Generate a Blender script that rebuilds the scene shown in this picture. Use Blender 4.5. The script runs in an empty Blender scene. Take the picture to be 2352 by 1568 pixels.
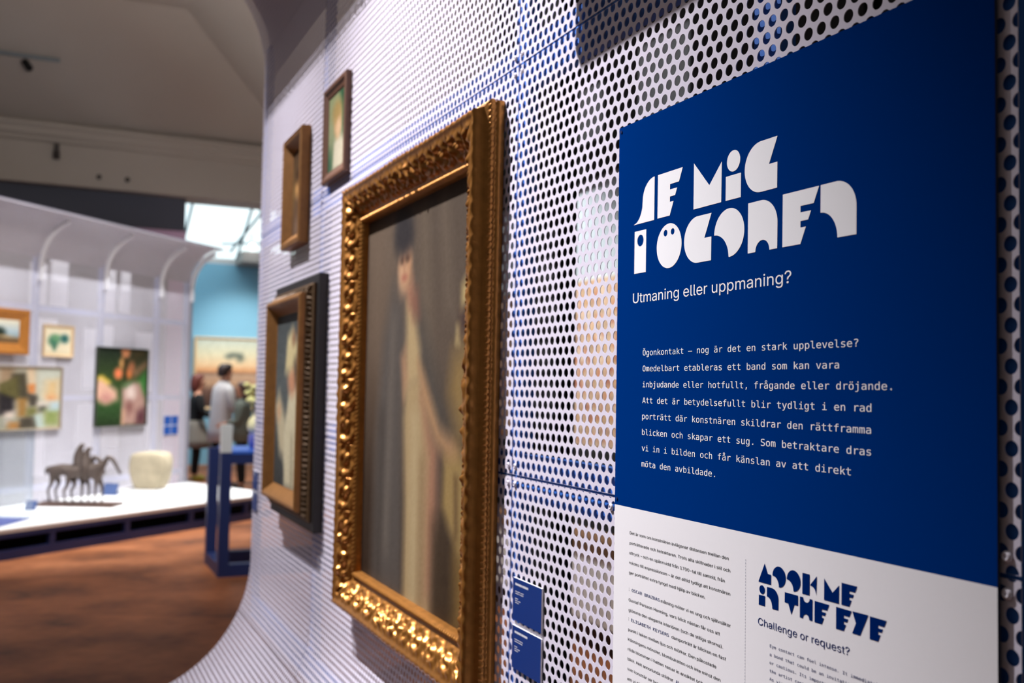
import bpy, bmesh, math, os
import numpy as np
from mathutils import Vector, Matrix
from mathutils.geometry import tessellate_polygon, delaunay_2d_cdt

SC = bpy.context.scene
COL = SC.collection
PI = math.pi
rng = np.random.default_rng(7)

# ------------------------------------------------------------------ camera
YAW, PITCH, ROLL, FPX, CAM_H = .4325, .0468, .0176, 2305., 1.56
fw = Vector((math.sin(YAW)*math.cos(PITCH), math.cos(YAW)*math.cos(PITCH), math.sin(PITCH)))
rt = Vector((math.cos(YAW), -math.sin(YAW), 0)); up = rt.cross(fw)
R_ = math.cos(ROLL)*rt + math.sin(ROLL)*up; U_ = -math.sin(ROLL)*rt + math.cos(ROLL)*up
cam = bpy.data.cameras.new('camera'); cam.sensor_width = 36; cam.lens = FPX*36/2352
cam.clip_start = .05; cam.clip_end = 100
cam.dof.use_dof = True; cam.dof.focus_distance = 1.26; cam.dof.aperture_fstop = 4.6; cam.dof.aperture_blades = 9
co = bpy.data.objects.new('camera', cam); COL.objects.link(co)
co.matrix_world = Matrix(((R_.x, U_.x, -fw.x, 0), (R_.y, U_.y, -fw.y, 0), (R_.z, U_.z, -fw.z, CAM_H), (0, 0, 0, 1)))
SC.camera = co

# ------------------------------------------------------------------ world, exposure
def lin(c):
    c = [x/255. for x in c]
    return tuple(x/12.92 if x <= .04045 else ((x+.055)/1.055)**2.4 for x in c)
wd = bpy.data.worlds.new('world'); SC.world = wd; wd.use_nodes = True
bg = wd.node_tree.nodes['Background']; bg.inputs[0].default_value = (1, .93, .90, 1); bg.inputs[1].default_value = .085
SC.view_settings.view_transform = 'Standard'; SC.view_settings.look = 'None'
SC.view_settings.exposure = 0; SC.view_settings.gamma = 1; SC.view_settings.use_curve_mapping = False
SC.cycles.max_bounces = 6; SC.cycles.diffuse_bounces = 3; SC.cycles.glossy_bounces = 3
SC.cycles.transmission_bounces = 4; SC.cycles.transparent_max_bounces = 24
SC.cycles.caustics_reflective = False; SC.cycles.caustics_refractive = False

# ------------------------------------------------------------------ large lights
def spot(name, loc, target, watt, size=60, blend=.6, radius=.04, col=(1, .95, .9)):
    l = bpy.data.lights.new(name, 'SPOT'); l.energy = watt; l.spot_size = math.radians(size); l.spot_blend = blend
    l.shadow_soft_size = radius; l.color = col
    o = bpy.data.objects.new(name, l); COL.objects.link(o); o.location = loc
    o.rotation_euler = (Vector(target)-Vector(loc)).to_track_quat('-Z', 'Y').to_euler()
    return o
def area(name, loc, target, watt, sx, sy, col=(1, 1, 1)):
    l = bpy.data.lights.new(name, 'AREA'); l.shape = 'RECTANGLE'; l.size = sx; l.size_y = sy; l.energy = watt; l.color = col
    o = bpy.data.objects.new(name, l); COL.objects.link(o); o.location = loc
    o.rotation_euler = (Vector(target)-Vector(loc)).to_track_quat('-Z', 'Y').to_euler()
    return o
WX = .742                                    # plane of the near perforated wall
COOL = (.97, .94, 1.0)
for y, ty, tz, w in ((2.95, 1.86, 1.62, 1830), (4.05, 3.2, 1.35, 1150)):
    spot('track_spot', (WX-1.6, y, 4.87), (WX, ty, tz), w, 39, 1.0, .012, COOL)
FP0 = Vector((.70, 12.65, 0)); FD = Vector((.68010576, .73311401, 0)); FN = Vector((.73311401, -.68010576, 0))
def far(s, h, off=0): return FP0 + FD*s + FN*off + Vector((0, 0, h))
for s in (-2.6, -1.1, .5):
    spot('display_spot', far(s-.3, 5.0, 2.0), far(s, 1.2, .1), 320, 60, .7, .04, (.96, .97, 1))
for s in (-1.8, -.3, 1.2):
    spot('plinth_spot', far(s, 5.3, 1.5), far(s, .3, 1.0), 900, 42, .7, .04, (1, 1, 1))
spot('gallery_picture_spot', (3.4, 17.2, 4.6), (3.4, 20, 1.7), 520, 50, .9, .1, (1, .95, .9))
spot('visitor_fill', (1.9, 15.75, 4.1), (2.5, 16.1, 1.2), 420, 70, .8, .1)  # added lamp that brightens the visitors, chiefly the light coat
area('gallery_daylight', (3.5, 18.0, 5.6), (3.5, 18.2, 0), 330, 4, 3, (.85, .95, 1))
spot('table_fill', (.9, 6.6, 4.6), (1.6, 8.7, 1.1), 420, 30, .7, .05, (1, 1, .97))  # added lamp that brightens the white post and vase on the table
bl_ = area('backlight', far(-2.2, 3.25, -.2), far(-2.2, 0, -.3), 30, 7.5, .2, (.97, .97, 1))
bl_.matrix_world = Matrix.Translation(far(-2.2, 3.25, -.2)) @ Matrix.Rotation(math.atan2(FD.y, FD.x), 4, 'Z')
spot('corridor_spot', (1.9, 6.3, 4.2), (3.3, 6.1, 1.9), 420, 44, .8, .05, (1, .97, .95))
spot('floor_spot', (-.5, 8.6, 5.2), (.5, 9.0, 0), 340, 60, .9, .2, (1, .84, .68))
area('hall_fill', (-2.2, 4.2, 5.9), (-1.8, 4.2, 0), 60, 4, 4, (1, .96, .95))  # added soft overhead fill that lifts the shade on the near wall
spot('corridor_floor_fill', (2.0, 5.4, 4.6), (2.9, 5.6, .3), 420, 46, .8, .1, (1, .96, .92))  # added lamp that brightens the corridor floor and plinth behind the holes
area('beam_fill', (.2, 8.5, 4.2), (1.0, 15, 5.0), 52, .8, .3, (1, .92, .86))  # added fill lamp that brightens the end beam and ceiling

# ------------------------------------------------------------------ materials
MATS = {}
def mat(name, rgb, rough=.6, metal=0., var=.06, scale=30., bump=0., emit=0., spec=.5):
    if name in MATS: return MATS[name]
    m = bpy.data.materials.new(name); m.use_nodes = True; nt = m.node_tree; b = nt.nodes['Principled BSDF']
    c = lin(rgb)
    b.inputs['Roughness'].default_value = rough; b.inputs['Metallic'].default_value = metal
    b.inputs['Specular IOR Level'].default_value = spec
    tc = nt.nodes.new('ShaderNodeTexCoord'); nz = nt.nodes.new('ShaderNodeTexNoise')
    nz.inputs['Scale'].default_value = scale; nz.inputs['Detail'].default_value = 4
    nt.links.new(tc.outputs['Object'], nz.inputs['Vector'])
    mx = nt.nodes.new('ShaderNodeMix'); mx.data_type = 'RGBA'
    mx.inputs[6].default_value = tuple(max(0, x*(1-var)) for x in c)+(1,)
    mx.inputs[7].default_value = tuple(min(1, x*(1+var)) for x in c)+(1,)
    nt.links.new(nz.outputs['Fac'], mx.inputs[0]); nt.links.new(mx.outputs[2], b.inputs['Base Color'])
    if bump:
        bp = nt.nodes.new('ShaderNodeBump'); bp.inputs['Strength'].default_value = bump; bp.inputs['Distance'].default_value = .002
        nt.links.new(nz.outputs['Fac'], bp.inputs['Height']); nt.links.new(bp.outputs[0], b.inputs['Normal'])
    if emit:
        b.inputs['Emission Color'].default_value = c+(1,); b.inputs['Emission Strength'].default_value = emit
    MATS[name] = m
    return m
def paint_mat():
    if 'painted canvas' in MATS: return MATS['painted canvas']
    m = bpy.data.materials.new('painted canvas'); m.use_nodes = True; nt = m.node_tree; b = nt.nodes['Principled BSDF']
    a = nt.nodes.new('ShaderNodeAttribute'); a.attribute_name = 'paint'
    nt.links.new(a.outputs['Color'], b.inputs['Base Color']); b.inputs['Roughness'].default_value = .55
    b.inputs['Specular IOR Level'].default_value = .08
    MATS['painted canvas'] = m
    return m
def glass_mat():
    if 'glass' in MATS: return MATS['glass']
    m = bpy.data.materials.new('glass'); m.use_nodes = True; nt = m.node_tree; nt.nodes.clear()
    out = nt.nodes.new('ShaderNodeOutputMaterial'); mx = nt.nodes.new('ShaderNodeMixShader')
    t = nt.nodes.new('ShaderNodeBsdfTransparent'); g = nt.nodes.new('ShaderNodeBsdfGlossy')
    t.inputs[0].default_value = (.95, .97, .97, 1); g.inputs['Roughness'].default_value = .02
    mx.inputs[0].default_value = .05
    nt.links.new(t.outputs[0], mx.inputs[1]); nt.links.new(g.outputs[0], mx.inputs[2])
    nt.links.new(mx.outputs[0], out.inputs[0]); MATS['glass'] = m
    return m
def floor_mat():
    m = bpy.data.materials.new('brown floor'); m.use_nodes = True; nt = m.node_tree; b = nt.nodes['Principled BSDF']
    tc = nt.nodes.new('ShaderNodeTexCoord')
    n1 = nt.nodes.new('ShaderNodeTexNoise'); n1.inputs['Scale'].default_value = 1.3; n1.inputs['Detail'].default_value = 6
    n2 = nt.nodes.new('ShaderNodeTexNoise'); n2.inputs['Scale'].default_value = 9; n2.inputs['Detail'].default_value = 3
    mp = nt.nodes.new('ShaderNodeMapping'); mp.inputs['Rotation'].default_value = (0, 0, .6); mp.inputs['Scale'].default_value = (1, 1.4, 1)
    nt.links.new(tc.outputs['Object'], mp.inputs[0])
    nt.links.new(mp.outputs[0], n1.inputs['Vector']); nt.links.new(mp.outputs[0], n2.inputs['Vector'])
    ad = nt.nodes.new('ShaderNodeMath'); ad.operation = 'MULTIPLY_ADD'; ad.inputs[1].default_value = .35
    nt.links.new(n2.outputs['Fac'], ad.inputs[0]); nt.links.new(n1.outputs['Fac'], ad.inputs[2])
    rp = nt.nodes.new('ShaderNodeValToRGB'); e = rp.color_ramp.elements
    e[0].position = .45; e[0].color = lin((92, 56, 38))+(1,); e[1].position = .85; e[1].color = lin((176, 112, 74))+(1,)
    k = e.new(.64); k.color = lin((142, 86, 54))+(1,)
    nt.links.new(ad.outputs[0], rp.inputs[0]); nt.links.new(rp.outputs[0], b.inputs['Base Color'])
    b.inputs['Roughness'].default_value = .6; b.inputs['Specular IOR Level'].default_value = .25
    return m
def perf_mat():                               # sheet with round holes in a staggered grid, cut by distance to the hole centres
    m = bpy.data.materials.new('perforated white sheet'); m.use_nodes = True; nt = m.node_tree; b = nt.nodes['Principled BSDF']
    b.inputs['Base Color'].default_value = lin((228, 225, 236))+(1,); b.inputs['Roughness'].default_value = .5
    uv = nt.nodes.new('ShaderNodeUVMap'); N = nt.nodes; Lk = nt.links
    def lattice(shift):
        mp = N.new('ShaderNodeMapping'); mp.inputs['Scale'].default_value = (1/.02, 1/.034641, 1); mp.inputs['Location'].default_value = (shift, shift, 0)
        fr = N.new('ShaderNodeVectorMath'); fr.operation = 'FRACTION'
        sb = N.new('ShaderNodeVectorMath'); sb.operation = 'SUBTRACT'; sb.inputs[1].default_value = (.5, .5, 0)
        ml = N.new('ShaderNodeVectorMath'); ml.operation = 'MULTIPLY'; ml.inputs[1].default_value = (.02, .034641, 0)
        ln = N.new('ShaderNodeVectorMath'); ln.operation = 'LENGTH'
        Lk.new(uv.outputs[0], mp.inputs[0]); Lk.new(mp.outputs[0], fr.inputs[0]); Lk.new(fr.outputs[0], sb.inputs[0])
        Lk.new(sb.outputs[0], ml.inputs[0]); Lk.new(ml.outputs[0], ln.inputs[0])
        return ln.outputs['Value']
    mn = N.new('ShaderNodeMath'); mn.operation = 'MINIMUM'; Lk.new(lattice(0), mn.inputs[0]); Lk.new(lattice(.5), mn.inputs[1])
    gt = N.new('ShaderNodeMath'); gt.operation = 'GREATER_THAN'; gt.inputs[1].default_value = .0066; Lk.new(mn.outputs[0], gt.inputs[0])
    Lk.new(gt.outputs[0], b.inputs['Alpha'])
    return m

# ------------------------------------------------------------------ object helpers
def link(name, me, m=None, parent=None):
    o = bpy.data.objects.new(name, me); COL.objects.link(o)
    if m is not None: me.materials.append(m)
    if parent is not None: o.parent = parent
    return o
def mesh(name, v, f, m=None, parent=None, smooth=False):
    me = bpy.data.meshes.new(name); me.from_pydata([tuple(x) for x in v], [], [tuple(x) for x in f]); me.update()
    me.polygons.foreach_set('use_smooth', [smooth]*len(me.polygons))
    return link(name, me, m, parent)
def npmesh(name, V, F, m=None, parent=None, smooth=False):       # V (n,3), F (k,4) arrays
    me = bpy.data.meshes.new(name); V = np.asarray(V, np.float32); F = np.asarray(F, np.int32)
    me.vertices.add(len(V)); me.vertices.foreach_set('co', V.ravel())
    me.loops.add(F.size); me.loops.foreach_set('vertex_index', F.ravel())
    me.polygons.add(len(F)); me.polygons.foreach_set('loop_start', np.arange(len(F), dtype=np.int32)*F.shape[1])
    me.polygons.foreach_set('use_smooth', np.full(len(F), smooth, bool))
    me.update(calc_edges=True)
    return link(name, me, m, parent)
def thing(name, label, cat, loc=(0, 0, 0), M=None, group=None):
    o = bpy.data.objects.new(name, None); COL.objects.link(o); o.empty_display_size = .05
    if M is not None: o.matrix_world = M
    else: o.location = loc
    return tag(o, label, cat, group)
def tag(o, label=None, cat=None, group=None, kind=None):
    if label: o['label'] = label
    if cat: o['category'] = cat
    if group: o['group'] = group
    if kind: o['kind'] = kind
    return o
def struct(name, label=None, loc=(0, 0, 0)):
    o = bpy.data.objects.new(name, None); COL.objects.link(o); o.location = loc; o['kind'] = 'structure'
    if label: o['label'] = label
    return o
def basis(loc, xd, nd):                       # x = viewer's right, y = up, z = out of the wall
    x = Vector(xd).normalized(); n = Vector(nd).normalized(); z = Vector((0, 0, 1)); l = Vector(loc)
    return Matrix(((x.x, z.x, n.x, l.x), (x.y, z.y, n.y, l.y), (x.z, z.z, n.z, l.z), (0, 0, 0, 1)))
def on_wall(X, y, z): return basis((X, y, z), (0, -1, 0), (-1, 0, 0))
def on_far(s, h, off=.004): return basis(far(s, h, off), FD, FN)
class BM:
    def __init__(s): s.bm = bmesh.new()
    def box(s, a, b, bev=0.):
        a, b = Vector(a), Vector(b); r = bmesh.ops.create_cube(s.bm, size=1)
        for v in r['verts']: v.co = Vector(((a.x+b.x)/2+v.co.x*(b.x-a.x), (a.y+b.y)/2+v.co.y*(b.y-a.y), (a.z+b.z)/2+v.co.z*(b.z-a.z)))
        if bev:
            es = list({e for v in r['verts'] for e in v.link_edges})
            bmesh.ops.bevel(s.bm, geom=es, offset=bev, segments=2, affect='EDGES', profile=.5)
        return s
    def tube(s, p, q, r0, r1=None, n=12):
        p, q = Vector(p), Vector(q); d = q-p; r1 = r0 if r1 is None else r1
        M = Matrix.Translation((p+q)/2) @ d.to_track_quat('Z', 'Y').to_matrix().to_4x4()
        bmesh.ops.create_cone(s.bm, cap_ends=True, segments=n, radius1=r0, radius2=r1, depth=d.length, matrix=M)
        return s
    def ball(s, c, r, sc=(1, 1, 1), n=12):
        M = Matrix.Translation(c) @ Matrix.Diagonal((*sc, 1)); bmesh.ops.create_uvsphere(s.bm, u_segments=n*2, v_segments=n, radius=r, matrix=M)
        return s
    def lathe(s, prof, c=(0, 0), n=24, sq=1.0):
        rows = []
        for r, z in prof:
            rows.append([s.bm.verts.new((c[0]+r*math.cos(2*PI*i/n), c[1]+sq*r*math.sin(2*PI*i/n), z)) for i in range(n)])
        for a, b in zip(rows, rows[1:]):
            for i in range(n): s.bm.faces.new((a[i], a[(i+1) % n], b[(i+1) % n], b[i]))
        s.bm.faces.new(rows[0][::-1]); s.bm.faces.new(rows[-1])
        return s
    def done(s, name, m, parent=None, smooth=False):
        me = bpy.data.meshes.new(name); bmesh.ops.recalc_face_normals(s.bm, faces=s.bm.faces[:]); s.bm.to_mesh(me); s.bm.free()
        if smooth: me.polygons.foreach_set('use_smooth', [True]*len(me.polygons))
        return link(name, me, m, parent)
def box(name, a, b, m, parent=None, bev=0.): return BM().box(a, b, bev).done(name, m, parent)
def copy_tree(o, parent=None):
    c = o.copy(); COL.objects.link(c)
    if parent is not None: c.parent = parent
    for ch in list(o.children): copy_tree(ch, c)
    return c

# ------------------------------------------------------------------ hall: floor, ceiling, walls
M_PLASTER = mat('warm grey plaster', (184, 176, 167), .85, var=.04, scale=2)
M_DARK = mat('dark grey paint', (88, 92, 106), .85)
M_MAUVE = mat('mauve paint', (232, 196, 230), .8)
M_BLUEWALL = mat('light blue paint', (128, 182, 206), .8, var=.03, scale=2)
M_WHITE = mat('white plaster', (238, 238, 236), .8, var=.02)
M_BLACK = mat('black fabric', (10, 11, 13), .9)
M_NAVY = mat('navy steel', (34, 52, 108), .5)
M_STUD = mat('blue steel', (52, 112, 196), .5)
M_SHEET = mat('white powder coated sheet', (216, 210, 222), .5, var=.02, scale=60, spec=.3)
HZ, CZ = 5.07, 6.2
fl = mesh('floor', [(-8, -3, 0), (14, -3, 0), (14, 24, 0), (-8, 24, 0)], [(0, 1, 2, 3)], floor_mat()); tag(fl, kind='structure')
ce = mesh('ceiling', [(-8, -3, CZ), (1.42, -3, CZ), (1.42, 12.9, CZ), (-8, 12.9, CZ), (-8, 15, HZ), (3.3, 15, HZ), (3.3, -3, HZ)],
          [(0, 1, 2, 3), (3, 2, 5, 4), (2, 1, 6, 5)], M_PLASTER); tag(ce, kind='structure')
we = struct('wall_end')
b = BM().box((-8, 15, 4.24), (9, 15.6, HZ)); b.done('beam_face', M_PLASTER, we)
prof = [(0, 4.80), (-.05, 4.82), (-.05, 4.86), (-.10, 4.90), (-.10, 4.97), (-.14, 5.0), (-.14, 5.05), (0, 5.09)]
v = [(x, 15+p, z) for x in (-8, 3.3) for p, z in prof]; n = len(prof)
co_ = mesh('trim_1', v, [(i, i+1, n+i+1, n+i) for i in range(n-1)], M_PLASTER); tag(co_, kind='structure')
box('frieze', (-8, 15.2, 3.77), (1.74, 15.55, 4.24), M_DARK, we)
box('lower_wall', (-8, 15.25, 0), (1.76, 15.5, 3.77), M_MAUVE, we)
ws = struct('wall_side')
box('side_wall_face', (3.3, 7.6, 0), (3.5, 15, HZ), M_PLASTER, ws)
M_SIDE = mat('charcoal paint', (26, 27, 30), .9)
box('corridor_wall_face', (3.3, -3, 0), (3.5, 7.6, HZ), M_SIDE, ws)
wb = struct('wall_back')
box('blue_wall_face', (-2, 20, 0), (9, 20.2, 3.88), M_BLUEWALL, wb)
mesh('white_cove', [(-2, 20, 3.88), (9, 20, 3.88), (9, 19.97, 3.98), (-2, 19.97, 3.98)], [(0, 1, 2, 3)], M_WHITE, wb)
gl = mesh('wall_gallery_left', [(1.0, 15.5, 0), (1.0, 20, 0), (1.0, 20, 6.4), (1.0, 15.5, 6.4)], [(0, 1, 2, 3)], M_BLUEWALL); tag(gl, kind='structure')
M_SKY = mat('frosted skylight', (232, 248, 250), .6, emit=1.3)
sk = struct('window_1')
mesh('skylight_pane', [(-2, 19.97, 3.98), (9, 19.97, 3.98), (9, 16.2, 6.4), (-2, 16.2, 6.4)], [(0, 1, 2, 3)], M_SKY, sk)
def skp(x, k): return Vector((x, 19.9-3.7*k, 3.97+2.38*k))
M_GREY = mat('grey painted metal', (120, 132, 138), .6)
b = BM()
for x in (2.2, 3.25, 3.75, 4.5): b.tube(skp(x, 0), skp(x+.15, 1), .025)
for k in (.1, .35, .6): b.tube(skp(2.9, k), skp(5, k+.06), .02)
b.tube(skp(3.1, .05), skp(3.9, .6), .025).tube(skp(3.9, .05), skp(3.2, .5), .02)
b.done('glazing_bar', M_GREY, sk)
so = box('trim_2', (3.25, 19.2, 3.86), (6, 20, 4.06), mat('grey soffit', (150, 142, 136), .8)); tag(so, kind='structure')
gs = thing('gallery_spotlight', 'small glaring spotlight hanging below the skylight of the blue gallery', 'spotlight', (3.42, 19.3, 4.15))
BM().tube((0, 0, .06), (0, -.12, 0), .05, .07).done('housing', M_GREY, gs)
BM().tube((0, 0, .06), (0, .0, .62), .012).done('stem', M_GREY, gs)
BM().ball((0, -.13, -.005), .055).done('lamp', mat('lit lamp', (255, 255, 255), .4, emit=14), gs, True)
# small fittings on the beam
fx = thing('beam_fixture', 'small dark bracket fixed high on the plain beam face', 'fixture', (0, 15, 4.56))
BM().tube((0, -.06, .02), (0, -.06, .12), .045).done('lens_housing', mat('dark brown metal', (48, 40, 36), .5), fx)
BM().box((-.035, -.06, .1), (.035, 0, .23)).done('bracket', MATS['dark brown metal'], fx)
hook0 = tag(BM().tube((0, -.03, 0), (0, 0, 0), .035).done('beam_hook', MATS['dark brown metal']), 'left of two small dark bolts low on the beam face', 'bolt', 'bolts on the beam'); hook0.location = (.55, 15, 4.395)
h1 = hook0.copy(); COL.objects.link(h1); h1.location = (.92, 15, 4.395); h1['label'] = 'right of two small dark bolts low on the beam face'
tr = thing('lighting_track', 'grey lighting track with one lamp crossing the top left corner of the ceiling', 'lighting track', (-.5, 13.86, 5.5))
BM().box((-.9, -.02, .1), (.5, .02, .14)).done('rail', M_GREY, tr)
BM().tube((.1, -.02, .04), (.16, -.1, -.06), .045).done('lamp_head', M_BLACK, tr)

# ------------------------------------------------------------------ near perforated wall
HA, HR, HRAD, HB, HL, HT = .02015, .0174504, .0070, .885, 1.91, .5     # pitch, row step, hole radius, start of the straight part, its length, bend radius
def prof_pt(s, d):                            # arc length (and depth behind the sheet) -> X, Z
    phi = np.where(s < 0, -s/HT, np.where(s > HL, (s-HL)/HT, 0)); sg = np.where(s < 0, -1., 1.)
    cx = WX-HT*(1-np.cos(phi)); cz = np.where(s < 0, HB, np.where(s > HL, HB+HL, HB+s)) + sg*HT*np.sin(phi)
    return cx+d*np.cos(phi), cz+d*np.sin(phi)*sg
def perforated(name, t0, t1, s0, s1, n, parent):
    sA = 1.9528-HB; tA = 1.2911
    ks = np.arange(math.floor((s0-sA)/HR)-1, math.ceil((s1-sA)/HR)+2); js = np.arange(math.floor((t0-tA)/HA)-2, math.ceil((t1-tA)/HA)+3)
    K, J = np.meshgrid(ks, js, indexing='ij'); sc = (sA+K*HR).ravel(); tc = (tA+J*HA+(K % 2)*HA/2).ravel()
    keep = (tc > t0-.0115) & (tc < t1+.0115) & (sc > s0-.0125) & (sc < s1+.0125); sc = sc[keep]; tc = tc[keep]
    th = 2*PI*np.arange(n)/n; hexr = (HA/2+2e-5)/np.cos(np.mod(th+PI/6, PI/3)-PI/6)
    def ring(r, d):
        t = np.clip(tc[:, None]+r*np.cos(th), t0, t1); s = np.clip(sc[:, None]+r*np.sin(th), s0, s1)
        X, Z = prof_pt(s, d); return np.stack([X, t, Z], -1)
    V = np.concatenate([ring(hexr, 0), ring(HRAD, 0), ring(HRAD, .001)], 1)
    i = np.arange(n); j = (i+1) % n
    F = np.concatenate([np.stack([i, j, n+j, n+i], 1), np.stack([n+i, n+j, 2*n+j, 2*n+i], 1)])
    F = (np.arange(len(tc))[:, None, None]*3*n+F[None]).reshape(-1, 4)
    return npmesh(name, V.reshape(-1, 3), F, M_SHEET, parent)
wr = struct('wall_right')
TS = [.587, 1.597, 3.02, 4.0]; SS = [-.785, -.201, .524, 1.249, 1.974, 2.695]; G = .002
for i in range(3):
    for j in range(5):
        perforated('perforated_panel', TS[i]+(G if i else 0), TS[i+1]-(G if i < 2 else 0), SS[j]+(G if j else 0), SS[j+1]-(G if j < 4 else 0), 24 if i == 0 else 12, wr)
sx = WX+.006
for t in (.615, .925, 1.597, 3.02, 3.97):
    w = .024
    box('wall_stud', (sx, t-w, HB-.2), (sx+.022, t+w, HB+HL+.1), M_STUD, wr)
for z in (HB+SS[2], HB+SS[3], HB+SS[1]+.02):
    box('wall_rail', (sx+.001, .6, z-.045), (sx+.021, 3.99, z+.038), M_STUD, wr)
M_SCREW = mat('white screw head', (225, 220, 228), .3)
def screw(t, z):
    b = BM(); b.lathe([(.0, .0), (.0052, 0), (.0052, .0015), (.0035, .0032), (.0018, .0034), (.0018, .0018), (0, .0018)], n=20)
    o = b.done('panel_screw', M_SCREW, wr, True); o.matrix_world = on_wall(WX-.0002, t, z)
for t in (.600, 1.583, 1.611, 3.006):
    for z in (HB+SS[2], HB+SS[3]): screw(t, z+.0165); screw(t, z-.0145)
screw(1.256, 1.3925)
cv = [(t, s_) for t in (.587, 4.0) for s_ in np.linspace(HL-.02, HL+HT*PI/2, 14)]
cX, cZ = prof_pt(np.array([q[1] for q in cv]), .03)
mesh('canopy_light_block', [(x, q[0], z) for x, z, q in zip(cX, cZ, cv)], [(i, i+1, 15+i, 14+i) for i in range(13)], mat('grey cover sheet', (176, 172, 182), .8), wr)  # added opaque sheet so the canopy casts a solid shadow down the wall
box('plinth_base', (.35, .6, 0), (.95, 3.98, .36), M_NAVY, wr)

# ------------------------------------------------------------------ seen through the holes: the corridor behind
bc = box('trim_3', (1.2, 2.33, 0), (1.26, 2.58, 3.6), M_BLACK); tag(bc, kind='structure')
bp = thing('corridor_plinth', 'long white plinth with brown wooden top edge seen through the holes beside the blue board', 'plinth', (3.28, 6.4, 0))
box('body', (-.30, -2.6, .18), (0, 1.2, .58), M_WHITE, bp)
box('wooden_edge', (-.31, -2.6, .58), (0, 1.2, .67), mat('brown wood edge', (118, 86, 60), .6), bp)
box('recessed_base', (-.22, -2.6, 0), (0, 1.2, .18), mat('dark brown base', (60, 40, 30), .8), bp)
M_PANEL = mat('pale blue grey panel', (186, 200, 208), .85)
for y0, y1, z0, z1 in ((4.9, 7.55, 2.2, 2.98), (5.75, 6.35, 3.22, 3.62), (4.75, 5.3, 3.2, 3.7)):
    box('pale_panel', (3.284, y0, z0), (3.2995, y1, z1), M_PANEL, ws)
M_DRAPE = mat('black drape', (7, 8, 10), .95)
for i, (y0, y1, z0, z1) in enumerate(((5.0, 7.55, 2.98, 3.2), (3.3, 4.5, .7, 5), (5.0, 7.5, .67, 1.17), (2.0, 3.2, 0, 5))):
    o = box('black_drape', (3.20, y0, z0), (3.245, y1, z1), M_DRAPE)
    tag(o, ('black drape strip above the skin toned painting behind the holes', 'tall black drape behind the holes over the blue board', 'black drape below the skin toned painting behind the holes', 'black drape furthest right behind the perforated sheet')[i], 'drape', 'black drapes in the corridor')

# ------------------------------------------------------------------ painted canvases and frames
def blend(img, a, c):
    c = np.array(c, float); img += a[..., None]*(c-img)
def paint(nu, nv, base, ops, asp=1., noise=6, seed=1):
    U, V = np.meshgrid((np.arange(nu))/(nu-1), (np.arange(nv))/(nv-1), indexing='ij')
    img = np.zeros((nu, nv, 3)); img[:] = base
    r = np.random.default_rng(seed)
    sm = lambda d, f: np.clip(.5-d/max(f, 1e-4)/2, 0, 1)
    for op in ops:
        k = op[0]
        if k == 'g':                           # vertical bands of paint: list of (v, colour)
            vs = [p[0] for p in op[1]]; cs = np.array([p[1] for p in op[1]], float)
            for ch in range(3): img[..., ch] = np.interp(V, vs, cs[:, ch])
        elif k == 'e':
            _, cx, cy, rx, ry, c, f = op; d = (np.hypot((U-cx)/rx, (V-cy)/ry)-1)*min(rx, ry); blend(img, sm(d, f), c)
        elif k == 'p':
            _, pts, c, f = op; P = np.array(pts, float); d = np.full(U.shape, 9.); ins = np.zeros(U.shape, bool)
            for (x0, y0), (x1, y1) in zip(P, np.roll(P, -1, 0)):
                ex, ey = x1-x0, y1-y0; t = np.clip(((U-x0)*ex+(V-y0)*ey)/(ex*ex+ey*ey+1e-12), 0, 1)
                d = np.minimum(d, np.hypot(U-x0-t*ex, V-y0-t*ey))
                with np.errstate(divide='ignore', invalid='ignore'):
                    ins ^= ((y0 > V) != (y1 > V)) & (U < ex*(V-y0)/(ey if ey else 1e-12)+x0)
            blend(img, sm(np.where(ins, -d, d), f), c)
        elif k == 's':                         # brush strokes: random soft dabs from a palette
            _, cnt, pal, size, alpha, box_ = op
            for _i in range(cnt):
                cx = r.uniform(box_[0], box_[2]); cy = r.uniform(box_[1], box_[3]); c = pal[r.integers(len(pal))]
                sx_, sy_ = size*r.uniform(.5, 1.4), size*asp*r.uniform(.5, 1.4)
                blend(img, alpha*np.exp(-((U-cx)/sx_)**2-((V-cy)/sy_)**2), c)
    img += r.normal(0, noise, img.shape[:2])[..., None]
    return U, V, np.clip(img, 0, 255)
def canvas(name, w, h, nu, nv, base, ops, parent, z=0., c=(0, 0), tone=1., **kw):
    U, V, img = paint(nu, nv, base, ops, **kw); img = img*tone
    P = np.stack([c[0]-w/2+U*w, c[1]-h/2+V*h, np.full(U.shape, z)], -1).reshape(-1, 3)
    I = np.arange(nu*nv).reshape(nu, nv)
    F = np.stack([I[:-1, :-1], I[1:, :-1], I[1:, 1:], I[:-1, 1:]], -1).reshape(-1, 4)
    o = npmesh(name, P, F, paint_mat(), parent)
    x = img.reshape(-1, 3)/255.; x = np.where(x <= .04045, x/12.92, ((x+.055)/1.055)**2.4)
    at = o.data.color_attributes.new('paint', 'FLOAT_COLOR', 'POINT')
    at.data.foreach_set('color', np.concatenate([x, np.ones((len(x), 1))], 1).astype(np.float32).ravel())
    return o
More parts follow.
